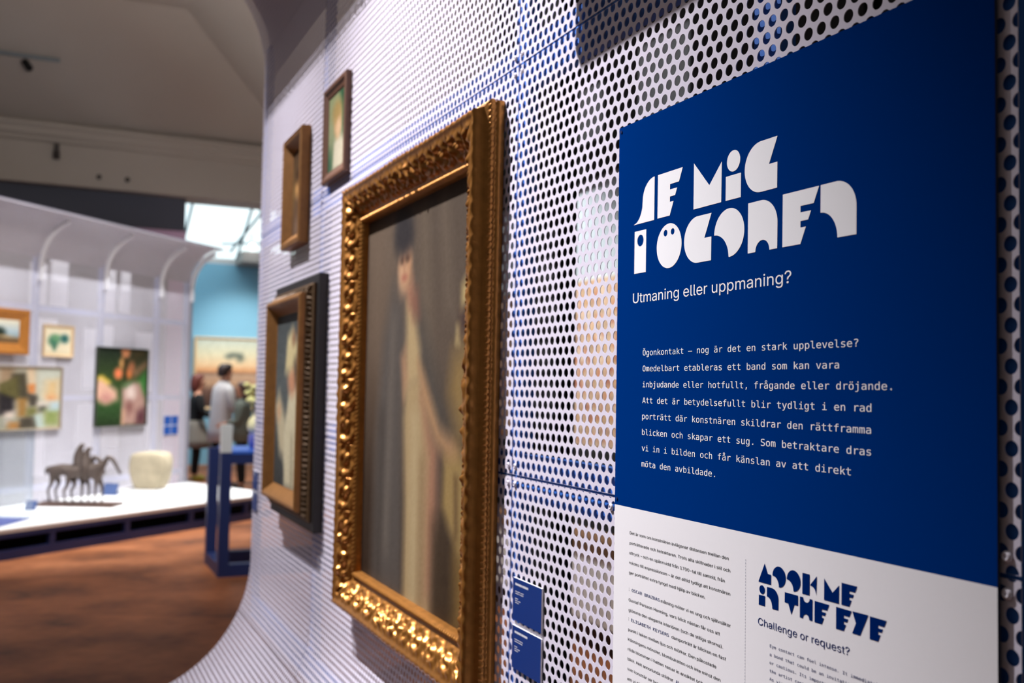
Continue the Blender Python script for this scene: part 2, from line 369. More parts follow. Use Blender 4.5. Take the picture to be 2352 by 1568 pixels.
def frame(name, W, H, prof, m, parent, nstep=2, carve=None, c=(0, 0), smooth=False):
    P = np.array(prof, float); m_ = len(P); Vs, Fs, off = [], [], 0
    tg = np.gradient(P, axis=0); nr = np.stack([-tg[:, 1], tg[:, 0]], 1); nr /= np.linalg.norm(nr, axis=1)[:, None]+1e-9
    for k in range(4):
        L = W if k % 2 == 0 else H; D = H if k % 2 == 0 else W
        n = max(1, int(nstep*L)) if carve else 1
        u = np.linspace(0, 1, n+1)[:, None]
        ins, hgt = P[:, 0][None]+0*u, P[:, 1][None]+0*u
        if carve:
            A = ins+(L-2*ins)*u; dd = carve(A, np.arange(m_)[None]+0*u, L)
            ins = ins+dd*nr[:, 0][None]; hgt = hgt+dd*nr[:, 1][None]
        al = ins+(L-2*ins)*u-L/2; ac = ins-D/2
        ang = (0, PI/2, PI, -PI/2)[k]
        X = al*math.cos(ang)-ac*math.sin(ang); Y = al*math.sin(ang)+ac*math.cos(ang)
        Vs.append(np.stack([X+c[0], Y+c[1], hgt], -1).reshape(-1, 3))
        I = np.arange((n+1)*m_).reshape(n+1, m_)+off; off += (n+1)*m_
        Fs.append(np.stack([I[:-1, :-1], I[1:, :-1], I[1:, 1:], I[:-1, 1:]], -1).reshape(-1, 4))
    return npmesh(name, np.concatenate(Vs), np.concatenate(Fs), m, parent, smooth)
def lerp_prof(pts, seg):
    out = []
    for (a, b), n in zip(zip(pts, pts[1:]), seg):
        for i in range(n): out.append((a[0]+(b[0]-a[0])*i/n, a[1]+(b[1]-a[1])*i/n))
    out.append(pts[-1]); return out
M_GILT = mat('antique gilding', (178, 120, 56), .33, .74, var=.42, scale=60, bump=.35)
M_GILT2 = mat('dull gilding', (150, 104, 54), .5, .45, var=.25, scale=40, bump=.2)
M_BRONZEGILT = mat('dark gilt moulding', (96, 74, 48), .5, .4, var=.3, scale=80, bump=.4)
M_WALNUT = mat('brown wood frame', (96, 62, 42), .5, var=.2, scale=20)
M_EBONY = mat('black box frame', (20, 19, 19), .5)

# the large portrait
BW, BH = .93, 1.10
big = thing('framed_painting', 'large portrait of a standing lady in carved gold frame nearest the blue board', 'painting', M=on_wall(WX-.001, 2.12, .985), group='paintings on the near perforated wall')
segs = (2, 1, 6, 6, 3, 2, 26, 4, 2, 8, 2)
bprof = lerp_prof([(0, 0), (0, .014), (.003, .016), (.003, .030), (.012, .036), (.018, .054), (.024, .056), (.086, .022), (.092, .019), (.096, .026), (.106, .026), (.110, .006)], segs)
idx = np.cumsum((0,)+segs)
nr_ = np.random.default_rng(3); ph = nr_.uniform(0, 6.28, 40); fr_ = nr_.uniform(60, 260, 40); fq = nr_.uniform(4, 26, 40)
def big_carve(A, J, L):
    d = np.zeros(A.shape)
    # bead string on the side
    bj = (J-idx[2])/6.; bead = (J > idx[2]) & (J < idx[3])
    xx = ((A/.0115) % 1)*2-1; d += np.where(bead, .0042*np.sqrt(np.clip(1-xx**2-(bj*2-1)**2, 0, 1)), 0)
    # carved scrolls on the sloping face
    f0, f1 = idx[6], idx[7]; p = np.clip((J-f0)/(f1-f0), 0, 1); on = (J >= f0) & (J <= f1)
    ell = L/max(4, round(L/.088)); x = ((A/ell) % 1)*2-1; y = p*2-1
    r = np.hypot(x, y*1.05); th = np.arctan2(y, x)
    sc = .5+.5*np.cos(2*PI*1.25*r-th)
    leaf = .5+.5*np.cos(th*7+r*5)
    e = np.minimum(A, L-A); cart = np.exp(-((A-L/2)/.085)**2)+np.exp(-(e/.11)**2)
    fine = sum(np.sin(fr_[i]*A+fq[i]*p+ph[i]) for i in range(24))/24*1.6
    win = np.clip((p-.10)/.22, 0, 1)*np.sin(PI*np.clip(p, 0, 1))**.5
    d += np.where(on, win*(.008*sc*np.exp(-(r/1.15)**4)+.004*leaf*np.exp(-((r-.9)/.3)**2)+.007*cart*(.6+.8*fine)+.0035*fine), 0)
    # ridge and sight edge
    rg = (J >= idx[5]) & (J < idx[6]); d += np.where(rg, .0009*(np.sin(A*210)+fine)+.0022*np.clip(cart, 0, 1)*np.abs(np.sin(A*95)), 0)
    s0, s1 = idx[9], idx[10]; q = np.clip((J-s0)/(s1-s0), 0, 1); se = (J >= s0) & (J <= s1)
    d += np.where(se, .004*np.sin(PI*q)*(.6+.4*np.sin(A*2*PI/.011+q*3)), 0)
    return d
frame('carved_frame', BW, BH, bprof, M_GILT, big, 820, big_carve, (0, BH/2), True)
G1 = [(.324, .904), (.331, .973), (.396, .99), (.463, .946), (.479, .9), (.405, .875)]
bops = [('g', [(0, (62, 46, 32)), (.25, (84, 68, 52)), (.6, (112, 96, 80)), (1, (104, 90, 76))]),
        ('p', [(0, 0), (.22, 0), (.2, .5), (0, .7)], (52, 38, 28), .3), ('p', [(0, .6), (.25, .5), (.25, 1), (0, 1)], (126, 106, 86), .3),
        ('p', [(.56, 1), (.6, 1), (.68, .55), (.6, .6)], (128, 112, 92), .06), ('p', [(.72, 1), (.76, 1), (.84, .7), (.78, .7)], (126, 110, 92), .05),
        ('p', [(.42, 1), (.47, 1), (.5, .8), (.46, .85)], (116, 102, 86), .06),
        ('p', [(.302, .79), (.394, .761), (.445, .669), (.421, .448), (.462, -.02), (.13, -.02), (.15, .394), (.21, .654)], (96, 88, 80), .05),
        ('p', [(.30, .7), (.33, .7), (.3, .1), (.25, .1)], (116, 106, 94), .04), ('p', [(.2, .45), (.23, .45), (.22, 0), (.18, 0)], (74, 66, 58), .05),
        ('p', [(.5, .744), (.604, .685), (.818, .459), (.853, .431), (.769, .40), (.72, .2), (.72, 0), (.66, 0), (.62, .5), (.57, .622)], (94, 86, 76), .05),
        ('p', [(.456, .537), (.575, .558), (.703, .364), (.695, .232), (.715, -.03), (.642, -.04), (.46, -.03), (.46, .241), (.434, .448)], (196, 168, 120), .03),
        ('p', [(.60, .5), (.66, .43), (.73, .39), (.735, .26), (.70, .05), (.66, .05), (.66, .25), (.667, .362)], (196, 138, 106), .05),
        ('p', [(.52, .45), (.56, .45), (.58, 0), (.53, 0)], (214, 190, 142), .05), ('p', [(.60, .35), (.62, .35), (.63, 0), (.6, 0)], (170, 138, 98), .04),
        ('p', [(.439, .736), (.5, .744), (.57, .622), (.58, .537), (.437, .514), (.445, .669)], (206, 178, 128), .03),
        ('p', [(.40, .60), (.44, .62), (.46, .55), (.43, .5)], (196, 150, 112), .03),
        ('p', [(.553, .59), (.614, .558), (.751, .437), (.855, .411), (.89, .365), (.824, .36), (.717, .40), (.599, .49)], (200, 156, 112), .025),
        ('e', .86, .375, .045, .03, (202, 156, 112), .02),
        ('p', [(.413, .79), (.496, .80), (.522, .732), (.46, .72)], (190, 140, 108), .025), ('p', [(.48, .76), (.54, .76), (.56, .70), (.5, .7)], (150, 104, 84), .03),
        ('e', .42, .835, .062, .058, (212, 160, 118), .02), ('e', .395, .82, .035, .045, (226, 180, 138), .03), ('p', G1, (62, 58, 58), .03), ('e', .40, .915, .085, .055, (60, 56, 56), .03),
        ('e', .39, .85, .012, .006, (70, 46, 38), .01), ('e', .44, .852, .012, .006, (70, 46, 38), .01), ('e', .412, .805, .016, .006, (176, 92, 78), .01), ('e', .408, .83, .006, .018, (190, 136, 100), .01),
        ('p', [(.842, .596), (.965, .651), (1, .62), (1, .41), (.887, .413), (.814, .518)], (170, 138, 84), .05),
        ('p', [(.897, .75), (.957, .784), (.99, .717), (.894, .697)], (222, 196, 132), .02), ('p', [(.864, .664), (.896, .668), (.889, .624), (.86, .625)], (226, 200, 136), .015),
        ('p', [(.89, .69), (.96, .70), (.96, .66), (.89, .65)], (84, 62, 58), .03),
        ('p', [(.791, .369), (.97, .387), (.97, .12), (.92, .13), (.87, .191), (.818, .224), (.782, .26)], (188, 156, 96), .025),
        ('p', [(.87, .33), (.89, .33), (.9, .2), (.88, .2)], (120, 92, 58), .02), ('p', [(.873, .153), (.97, .162), (.97, 0), (.87, 0)], (150, 116, 62), .05),
        ('p', [(.755, .102), (.83, .099), (.83, .093), (.755, .096)], (50, 36, 26), .006),
        ('p', [(.72, .2), (.79, .2), (.85, .02), (.72, .02)], (78, 62, 44), .06)]
canvas('canvas', .73, .90, 150, 190, (100, 86, 72), bops, big, .007, (0, BH/2), noise=3, seed=4, tone=.69)
box('backing', (-.42, .05, .001), (.42, BH-.05, .005), M_EBONY, big)

# small gold framed portrait, upper left
p1 = thing('framed_painting', 'small gold box framed portrait at far left above the dark framed lady', 'painting', M=on_wall(WX-.001, 3.305, 2.015), group='paintings on the near perforated wall')
frame('frame', .27, .378, [(0, 0), (0, .030), (.005, .034), (.010, .031), (.014, .034), (.02, .032), (.044, .008), (.047, .005)], M_GILT2, p1, c=(0, .189))
canvas('canvas', .19, .30, 40, 60, (92, 66, 40), [('g', [(0, (86, 62, 44)), (.5, (120, 92, 54)), (1, (70, 50, 34))]), ('p', [(.1, .0), (.9, 0), (.8, .4), (.5, .5), (.2, .4)], (104, 78, 58), .1),
        ('e', .45, .55, .2, .11, (206, 154, 92), .06), ('e', .5, .68, .24, .08, (62, 42, 28), .06), ('e', .55, .1, .2, .08, (150, 124, 104), .1)], p1, .006, (0, .189), tone=.85)
# small brown framed child portrait
p2 = thing('framed_painting', 'small brown wood framed portrait of a fair haired child above the large gold frame', 'painting', M=on_wall(WX-.001, 2.825, 2.155), group='paintings on the near perforated wall')
frame('frame', .25, .285, [(0, 0), (0, .015), (.003, .018), (.012, .018), (.022, .012), (.03, .010), (.034, .006)], M_WALNUT, p2, c=(0, .1425))
canvas('canvas', .19, .225, 44, 50, (120, 130, 96), [('g', [(0, (98, 120, 88)), (.5, (150, 156, 116)), (1, (150, 158, 112))]), ('p', [(.62, 1.05), (1.1, 1.05), (1.1, .3), (.8, .5)], (40, 84, 54), .12),
        ('p', [(.3, .0), (1.1, -.05), (.95, .34), (.6, .42), (.36, .36)], (216, 206, 176), .06), ('e', .55, .6, .22, .2, (204, 164, 116), .06), ('e', .5, .75, .27, .14, (170, 142, 84), .08), ('e', .6, .52, .14, .12, (222, 184, 140), .06), ('e', .08, .1, .1, .15, (54, 96, 70), .1)], p2, .007, (0, .1425), tone=.82)
# dark stepped frame with the lady in white
p3 = thing('framed_painting', 'portrait of a lady in white within a deep stepped black and gold frame', 'painting', M=on_wall(WX-.001, 3.205, 1.13), group='paintings on the near perforated wall')
frame('outer_box', .61, .76, [(0, 0), (0, .026), (.004, .028), (.03, .028), (.032, .022)], M_EBONY, p3, c=(0, .38))
def p3_carve(A, J, L):
    on = (J > 5) & (J < 11); return np.where(on, .0028*np.sin(A*2*PI/.016)*np.sin(PI*(J-5)/6.)+.001*np.sin(A*700), 0)
frame('moulding', .556, .706, lerp_prof([(0, .020), (0, .036), (.006, .040), (.009, .038), (.026, .054), (.03, .056)], (1, 2, 2, 6, 2)), M_BRONZEGILT, p3, 400, p3_carve, (0, .38))
frame('gilt_slip', .50, .65, [(0, .04), (0, .066), (.006, .072), (.014, .072), (.022, .066), (.044, .044), (.05, .04)], M_GILT2, p3, c=(0, .38))
canvas('canvas', .41, .56, 60, 80, (84, 88, 86), [('g', [(0, (64, 66, 64)), (.6, (92, 98, 96)), (1, (74, 80, 80))]), ('p', [(.016, .463), (.136, .546), (.403, .392), (.40, .15), (.187, .2)], (196, 184, 150), .05),
        ('p', [(.5, .549), (.88, .626), (1, .5), (1, 0), (.4, 0), (.342, .286)], (214, 204, 168), .04), ('p', [(.6, .3), (.66, .3), (.72, 0), (.62, 0)], (170, 160, 130), .05), ('e', .6, .62, .15, .09, (204, 148, 112), .04),
        ('p', [(.34, .66), (.402, .861), (.575, .912), (.74, .82), (.74, .701), (.513, .66)], (216, 200, 148), .04), ('p', [(.64, .72), (.8, .74), (.78, .62), (.7, .6)], (90, 76, 62), .05), ('e', .62, .85, .06, .04, (150, 112, 84), .03), ('e', .15, .43, .07, .05, (206, 168, 130), .04)], p3, .041, (0, .38), tone=.92)

# ------------------------------------------------------------------ small exhibition labels
M_NAVYPRINT = mat('dark blue print', (0, 44, 112), .5, var=.02)
M_PAPER = mat('white board edge', (238, 238, 238), .6, var=.02)
def label_card(t, z, text):
    o = thing('exhibit_label', text, 'label', M=on_wall(WX-.0008, t, z), group='blue exhibit labels')
    BM().box((-.055, 0, .0), (.055, .0715, .003)).done('card', M_PAPER, o)
    mesh('blue_face', [(-.055, 0, .0032), (.055, 0, .0032), (.055, .0715, .0032), (-.055, .0715, .0032)], [(0, 1, 2, 3)], M_NAVYPRINT, o)
    v, f = [], []
    for (y, h, runs) in ((.060, .0036, ((-.045, -.020), (-.018, .004))), (.049, .0012, ((-.045, -.026), (-.024, -.012))), (.0455, .0012, ((-.045, -.030), (-.028, -.014))), (.037, .0012, ((-.045, -.033),)), (.0335, .0012, ((-.045, -.036), (-.034, -.024))), (.030, .0012, ((-.045, -.031),))):
        for a, b2 in runs:
            x = a
            while x < b2:
                w = h*.5; k = len(v); v += [(x, y, .0034), (x+w, y, .0034), (x+w, y+h, .0034), (x, y+h, .0034)]; f.append((k, k+1, k+2, k+3)); x += h*.72
    mesh('caption', v, f, M_PAPER, o)
    return o
label_card(1.522, 1.1655, 'upper of two small blue labels right of the large gold frame')
label_card(1.522, 1.085, 'lower of two small blue labels right of the large gold frame')
label_card(3.93, 1.155, 'upper small blue label at the far end of the wall beside the dark frame')
label_card(3.93, 1.075, 'lower small blue label at the far end of the wall beside the dark frame')

# ------------------------------------------------------------------ information board
T0 = 1.2354
bd = thing('information_board', 'large blue and white exhibition text board with white cut letter title', 'board', M=on_wall(.735, T0, .87))
def P(x, y, z=0.): return (x/1000, (y+130)/1000, z)
BWID, BTOP, BSPLIT = 631., 936.2, 399.2
BM().box(P(0, -130, -.0035), P(BWID, BTOP, -.0002)).done('backing_board', mat('board edge', (40, 44, 66), .6), bd)
M_BLUEPRINT = mat('deep blue print', (0, 47, 116), .55, var=.015, scale=200, spec=.0)
M_WHITEPRINT = mat('white print', (236, 234, 234), .7, var=.01, scale=200, spec=.1)
M_LETTER = mat('white lettering', (248, 248, 248), .6, var=.01)
M_INK = mat('black ink', (34, 36, 38), .6, spec=0.); M_BLUEINK = mat('blue ink', (0, 34, 96), .6, spec=0.)
mesh('blue_field', [P(0, BSPLIT), P(BWID, BSPLIT), P(BWID, BTOP), P(0, BTOP)], [(0, 1, 2, 3)], M_BLUEPRINT, bd)
mesh('white_field', [P(0, -130), P(BWID, -130), P(BWID, BSPLIT), P(0, BSPLIT)], [(0, 1, 2, 3)], M_WHITEPRINT, bd)
for x, y in ((6, 408), (6, 930), (625, 930)):
    BM().tube(P(x, y, 0), P(x, y, .001), .0022, n=16).done('fixing_pin', mat('blue pin head', (20, 40, 90), .4), bd)
def fill(name, polys, m, parent, z=.0003):     # polys: list of (outer, [holes]) in board millimetres
    v, f = [], []
    for outer, holes in polys:
        loops = [[Vector((x, y, 0)) for x, y in l] for l in [outer]+holes]; k = len(v)
        for l in loops: v += [P(q.x, q.y, z) for q in l]
        for t in tessellate_polygon(loops): f.append(tuple(k+i for i in t))
    return mesh(name, v, f, m, parent)
def arc(cx, cy, rx, ry, a0, a1, n=28):
    return [(cx+rx*math.cos(math.radians(a0+(a1-a0)*i/n)), cy+ry*math.sin(math.radians(a0+(a1-a0)*i/n))) for i in range(n+1)]
def circ(cx, cy, rx, ry=None, n=48): return arc(cx, cy, rx, ry or rx, 0, 360*(n-1)/n, n-1)
EE = [(0, 59), (57.8, 58.8), (49.7, 41.7), (29, 41.7), (29, 34.7), (45.6, 34.5), (41, 25.3), (29, 25.2), (29, 18.2), (37.5, 18.2), (28.9, .2), (-.4, .2)]
def eletter(x, y, k): return [(x+a*k, y+c_*k) for a, c_ in EE]
def gletter(x0, y0):                           # left edge, bottom
    return [(x0+58.2, y0+58.7), (x0+43.7, y0+29.4), (x0+58.2, y0+29.4), (x0+57.9, y0)] + arc(x0+29.4, y0+29.4, 29.4, 29.4, 270, 90, 36)
title = [([(94.5, 849.6), (94.4, 790.4), (42.3, 790.4)]+[(47, 791.6), (51.4, 793.2), (57.2, 798), (61.6, 804.5), (64.2, 811.5)]+arc(94.5, 820, 29.5, 29.6, 180, 92, 20), []),
         (eletter(102.7, 790.6, 1.0), []),
         ([(185.4, 849.3), (218.4, 815.5), (243.4, 849.3-9.2), (242.8, 790.4), (185.1, 790.3)], []),
         ([(251.7, 819.6), (280.8, 819.5), (280.7, 790.3), (251.5, 790.4)], []), (circ(266.4, 836.4, 12.8), []), (gletter(287.8, 790.2), [])]
title[2] = ([(185.4, 849.3), (218.4, 815.5), (243.4, 840.3), (242.8, 790.4), (185.1, 790.3)], [])
title += [([(45.2, 780.6), (74.9, 780.5), (74.8, 721.8), (45.2, 721.9)], [circ(60.3, 766.7, 8)]),
          (circ(130.4, 751, 29, 29.5, 64), [circ(122.2, 768.7, 4.4), circ(138.9, 768.8, 4.2)]), (gletter(165.2, 721.7), []),
          (arc(258.5, 751.1, 29.3, 29.4, 180, -90, 50)+arc(229.3, 721.8, 28.6, 29.3, 2, 88, 24), []),
          ([(294.7, 780.4)]+arc(317.5, 751.2, 29.2, 29.2, 90, 0, 24)+[(346.3, 721.8), (333.1, 721.7)]+arc(320.6, 721.8, 12.4, 12.6, 2, 178, 24)+[(308.2, 721.8), (294.4, 721.7)], []),
          (eletter(355.5, 721.5, 1.0), []),
          ([(415.8, 780.4)]+arc(438.2, 751.0, 29.3, 29.4, 90, 0, 24)+[(467.4, 721.5), (440.6, 721.6)]+arc(415.6, 721.6, 25, 29.4, 2, 90, 24), [])]
fill('title_lettering', title, M_LETTER, bd)
et = [([(328, 369.8), (333.2, 359.2), (339, 359), (338.9, 348), (317.2, 348)], []),
      (arc(352.3, 359.1, 11, 11.2, 180, -90, 40)+arc(341.4, 348, 10.7, 11, 2, 88, 18), []), (arc(375.9, 359.1, 11, 11.2, 180, -90, 40)+arc(365, 348, 10.7, 11, 2, 88, 18), []),
      ([(389.8, 370.2), (400.9, 370.3), (400.8, 348.2), (389.7, 348.2)], []), ([(411.8, 370.3), (401.3, 359.2)]+[(403.6, 359), (405.7, 358.3), (407.8, 356.9), (409.4, 355.1), (410.5, 352.8), (411.1, 350.0)], []),
      ([(422.7, 370.2), (435, 357.8), (444.2, 366.8), (444.1, 348.2), (422.6, 348.1)], []), (eletter(447.7, 348.2, .374), []),
      ([(318.2, 333.6), (329, 333.8), (328.9, 322.6), (318.1, 322.5)], []), (circ(323.8, 340.1, 4.8), []),
      ([(332.1, 344.8)]+arc(340.6, 334, 10.9, 10.9, 90, 0, 20)+[(351.4, 322.6), (341.4, 322.4)]+arc(332, 322.5, 9.2, 11.8, 3, 90, 18), []),
      ([(361.8, 344.6), (383.1, 344.7), (383, 334), (377.5, 333.9), (372.6, 322.6), (367.5, 333.5), (361.7, 333.7)], []),
      ([(386, 344.6)]+arc(396.1, 344.8, 4.9, 4.8, 180, 360, 20)+[(405.4, 344.8), (405.3, 322.8)]+arc(395.8, 322.7, 4.8, 5, 0, 180, 20)+[(386, 322.6)], []),
      (eletter(408.6, 322.4, .374), []), (eletter(440.1, 322.6, .374), []),
      ([(462.6, 344.8), (484.2, 345.2), (473.3, 323.1), (462.5, 323.2), (467.6, 334)], []), (eletter(486.1, 322.8, .374), [])]
fill('english_title_lettering', et, M_BLUEINK, bd)
v, f = [], []
y = 369.
while y > -125:
    k = len(v); v += [P(294.1, y, .0003), P(294.5, y, .0003), P(294.5, y-1.9, .0003), P(294.1, y-1.9, .0003)]; f.append((k, k+1, k+2, k+3)); y -= 3.55
mesh('dashed_rule', v, f, M_BLUEINK, bd)

FD_ = bpy.utils.system_resource('DATAFILES', path='fonts')
def get_font(fn):
    try: return bpy.data.fonts.load(os.path.join(FD_, fn))
    except Exception: return None
F_MONO, F_SANS = get_font('DejaVuSansMono.woff2'), get_font('Inter.woff2')
def text_polys(s, font, off=0., res=4):        # outlines of a line of type, em units
    cu = bpy.data.curves.new('type', 'FONT'); cu.body = s; cu.fill_mode = 'NONE'; cu.resolution_u = res; cu.offset = off
    if font: cu.font = font
    o = bpy.data.objects.new('type', cu); COL.objects.link(o)
    dg = bpy.context.evaluated_depsgraph_get(); me = o.evaluated_get(dg).to_mesh()
    co_ = [(q.co.x, q.co.y) for q in me.vertices]; nb = {}
    for e in me.edges:
        a, b_ = e.vertices; nb.setdefault(a, []).append(b_); nb.setdefault(b_, []).append(a)
    loops, seen = [], set()
    for st in range(len(co_)):
        if st in seen or len(nb.get(st, ())) != 2: continue
        l = [st]; seen.add(st); prev, cur = st, max(nb[st])
        cur = st+1 if st+1 in nb[st] else cur
        while cur != st and cur not in seen:
            l.append(cur); seen.add(cur); n_ = [q for q in nb[cur] if q != prev]
            if not n_: break
            prev, cur = cur, n_[0]
        loops.append([co_[i] for i in l])
    o.evaluated_get(dg).to_mesh_clear(); bpy.data.objects.remove(o); bpy.data.curves.remove(cu)
    loops = [l for l in loops if len(l) > 2]
    if not loops: return [], []
    vv, ee = [], []
    for l in loops:
        k = len(vv); vv += [Vector(q) for q in l]; ee += [(k+i, k+(i+1) % len(l)) for i in range(len(l))]
    A0 = np.array([vv[i] for i, _ in ee], float); A1 = np.array([vv[j] for _, j in ee], float)
    ov, oe, of, _, _, _ = delaunay_2d_cdt(vv, ee, [], 0, 1e-6)
    O = np.array([tuple(q) for q in ov]); out = []
    for t in of:
        c = O[list(t)].mean(0); u_ = (A0[:, 1] <= c[1]) & (A1[:, 1] > c[1]); d_ = (A0[:, 1] > c[1]) & (A1[:, 1] <= c[1])
        cr = (A1[:, 0]-A0[:, 0])*(c[1]-A0[:, 1])-(c[0]-A0[:, 0])*(A1[:, 1]-A0[:, 1])
        if int((u_ & (cr > 0)).sum())-int((d_ & (cr < 0)).sum()) != 0: out.append(tuple(t))
    return [tuple(q) for q in ov], out
def setline(s, font, x0, x1, y, size, off=0., res=4):      # fit a line of type between x0 and x1 (mm) on baseline y
    ps, tri = text_polys(s, font, off, res)
    if not ps: return [], []
    mn = min(p[0] for p in ps); mx = max(p[0] for p in ps); kx = (x1-x0)/(mx-mn)
    return [(x0+(p[0]-mn)*kx, y+p[1]*size) for p in ps], tri
def type_mesh(name, lines, font, m, size, off=0., res=4):
    v, f = [], []
    for s, a, c_, y in lines:
        ps, tri = setline(s, font, a, c_, y, size, off, res); k = len(v)
        v += [P(x, y_, .0003) for x, y_ in ps]; f += [tuple(k+i for i in t) for t in tri]
    return mesh(name, v, f, m, bd)
body = [("Ögonkontakt – nog är det en stark upplevelse?", 69.6, 470.3, 608.0), ("Omedelbart etableras ett band som kan vara", 69.8, 443.5, 586.4), ("inbjudande eller hotfullt, frågande eller dröjande.", 70.2, 514.3, 564.9),
        ("Att det är betydelsefullt blir tydligt i en rad", 69.8, 487.9, 543.3), ("porträtt där konstnären skildrar den rättframma", 70.0, 487.6, 521.8), ("blicken och skapar ett sug. Som betraktare dras", 70.1, 487.6, 500.4),
        ("vi in i bilden och får känslan av att direkt", 70.0, 460.3, 478.9), ("möta den avbildade.", 69.8, 234.7, 457.6)]
type_mesh('intro_text', body, F_MONO, M_LETTER, 15.0, -.010)
type_mesh('subtitle_lettering', [("Utmaning eller uppmaning?", 42.7, 370.0, 681.0)], F_SANS, M_LETTER, 27.0, .012, 8)
sm_ = [("Det är som om konstnären avlägsnar distansen mellan den", 41.5, 262.4, 363.0), ("porträtterade och betraktaren. Trots alla skillnader i stil och", 41.3, 265.5, 349.2), ("uttryck – och en spännvidd från 1700-tal till samtid, från", 41.1, 255.4, 335.7),
       ("rokoko till expressionism – är det alltid tydligt att konstnären", 41.1, 265.8, 322.4), ("ger porträttet extra tyngd med hjälp av blicken.", 40.8, 216.9, 309.0), ("I", 41.0, 42.0, 285.8), ("målning möter vi en ung och självsäker", 119.9, 267.2, 285.8),
       ("Gustaf Persson Henning, vars blick nästan får oss att", 40.7, 246.8, 271.8), ("glömma den eleganta interiören (och de stiliga skorna).", 40.8, 252.7, 258.0), ("I", 40.7, 41.7, 245.5), ("damporträtt är blicken en fast", 145.3, 258.6, 245.4),
       ("punkt i leken mellan ljus och mörker. Den påkostade", 40.4, 239.9, 231.6), ("klänningens mönster, blombuketten och inte minst den", 40.1, 248.2, 218.2), ("röda blomman i hatten ramar in ansiktet och de", 40.1, 226.0, 205.0),
       ("blick. Helt annorlunda skildrar", 39.8, 150.0, 191.8), ("som konstnär ser hon", 39.6, 117.0, 178.4), ("att vi får", 39.5, 76.0, 165.0)]
type_mesh('swedish_body_text', sm_, F_SANS, M_INK, 7.7, -.004, 3)
for w_ in (("OSCAR BRAZDAS", 48.4, 117.1, 286.0), ("ELISABETH KEYSERS", 47.8, 139.3, 245.5), ("AL", 156.0, 164.5, 191.8)):
    type_mesh('highlighted_name', [w_], F_MONO, M_BLUEINK, 7.6, .022, 3)
type_mesh('english_subtitle', [("Challenge or request?", 317, 459, 300.2)], F_SANS, M_BLUEINK, 15.4, .004, 6)
en = [("Eye contact can feel intense. It immediately", 337.5, 501.0, 279.8), ("a bond that could be an invitation", 337.3, 463.0, 270.6), ("or cautious. Its importance", 337.3, 437.5, 261.6), ("the artist captures", 337.3, 408.0, 252.7), ("As viewers", 337.2, 374.5, 243.8)]
type_mesh('english_body_text', en, F_MONO, M_BLUEINK, 6.3, .012, 3)

# ------------------------------------------------------------------ far perforated wall
M_PERF = perf_mat()
wl = struct('wall_left')
mat('pale blue steel', (120, 140, 186), .5)
FH0, FR = 2.78, .5
def far_prof(q):                               # arc length -> (offset, height)
    if q <= FH0: return 0., q
    p = (q-FH0)/FR; return FR*(1-math.cos(p)), FH0+FR*math.sin(p)
qs = [0, FH0]+[FH0+FR*PI/2*i/14 for i in range(1, 15)]
cols = [-6.2, -5.2, -4.2, -3.2, -2.2, -1.2, -.2, .8, 1.42]
for a, b_ in zip(cols, cols[1:]):
    v, uvs = [], []
    for s in (a+.002, b_-.002):
        for q in qs:
            o_, h_ = far_prof(q); v.append(far(s, h_, o_)); uvs.append((s+10, q))
    n = len(qs); f = [(i, n+i, n+i+1, i+1) for i in range(n-1)]
    ob = mesh('perforated_panel', v, f, M_PERF, wl); ul = ob.data.uv_layers.new(name='UVMap')
    for lp in ob.data.loops: ul.data[lp.index].uv = uvs[lp.vertex_index]
M_RIB = mat('white rib', (240, 240, 244), .5)
def fbox(b, s0, s1, h0, h1, o0, o1):          # a box in far wall coordinates
    vs = [b.bm.verts.new(far(s, h, o)) for s in (s0, s1) for h in (h0, h1) for o in (o0, o1)]
    for q in ((0, 1, 3, 2), (4, 6, 7, 5), (0, 4, 5, 1), (2, 3, 7, 6), (0, 2, 6, 4), (1, 5, 7, 3)): b.bm.faces.new([vs[i] for i in q])
    return b
for s in cols[1:]:
    b = BM(); pr = [far_prof(FH0-.16+.16*i/3) for i in range(3)]+[far_prof(FH0+FR*PI/2*i/16) for i in range(14)]
    for (o0, h0), (o1, h1) in zip(pr, pr[1:]):
        m_ = .5*(o0+o1); k = .045
        c_ = [(FR, FH0)] ; d0 = Vector((FR-o0, FH0-h0 if h0 > FH0 else 0)).normalized() if h0 > FH0 else Vector((1, 0)); d1 = Vector((FR-o1, FH0-h1)).normalized() if h1 > FH0 else Vector((1, 0))
        vs = [b.bm.verts.new(far(s+e, hh, oo)) for e in (-.012, .012) for oo, hh in ((o0, h0), (o1, h1), (o1+d1.x*k, h1+d1.y*k), (o0+d0.x*k, h0+d0.y*k))]
        for q in ((0, 1, 2, 3), (7, 6, 5, 4), (0, 4, 5, 1), (2, 6, 7, 3), (1, 5, 6, 2), (3, 7, 4, 0)): b.bm.faces.new([vs[i] for i in q])
    b.done('canopy_rib', M_RIB, wl)
    fbox(BM(), s-.03, s+.03, .25, 3.2, -.07, -.02).done('wall_stud', MATS['pale blue steel'], wl)
for h in (.42, 1.37, 2.33): fbox(BM(), -6.2, 1.42, h-.03, h+.03, -.065, -.025).done('wall_rail', MATS['pale blue steel'], wl)
fbox(BM(), 1.40, 1.46, .25, FH0+.05, -.08, .01).done('end_post', mat('grey end post', (150, 152, 166), .5), wl)
v = [far(s, FH0+FR+e, FR+o) for s in (-6.2, 1.42) for o, e in ((-.06, 0), (0, .0), (0, .012), (-.06, .012))]
mesh('canopy_light_block', [far(s, h_+.03, o_-.03) for s in (-6.2, 1.42) for o_, h_ in [far_prof(q) for q in qs[2:]]], [(i, i+1, len(qs)-1+i, len(qs)-2+i) for i in range(len(qs)-3)], MATS['grey cover sheet'], wl)  # added sheet that stops light passing through the far canopy
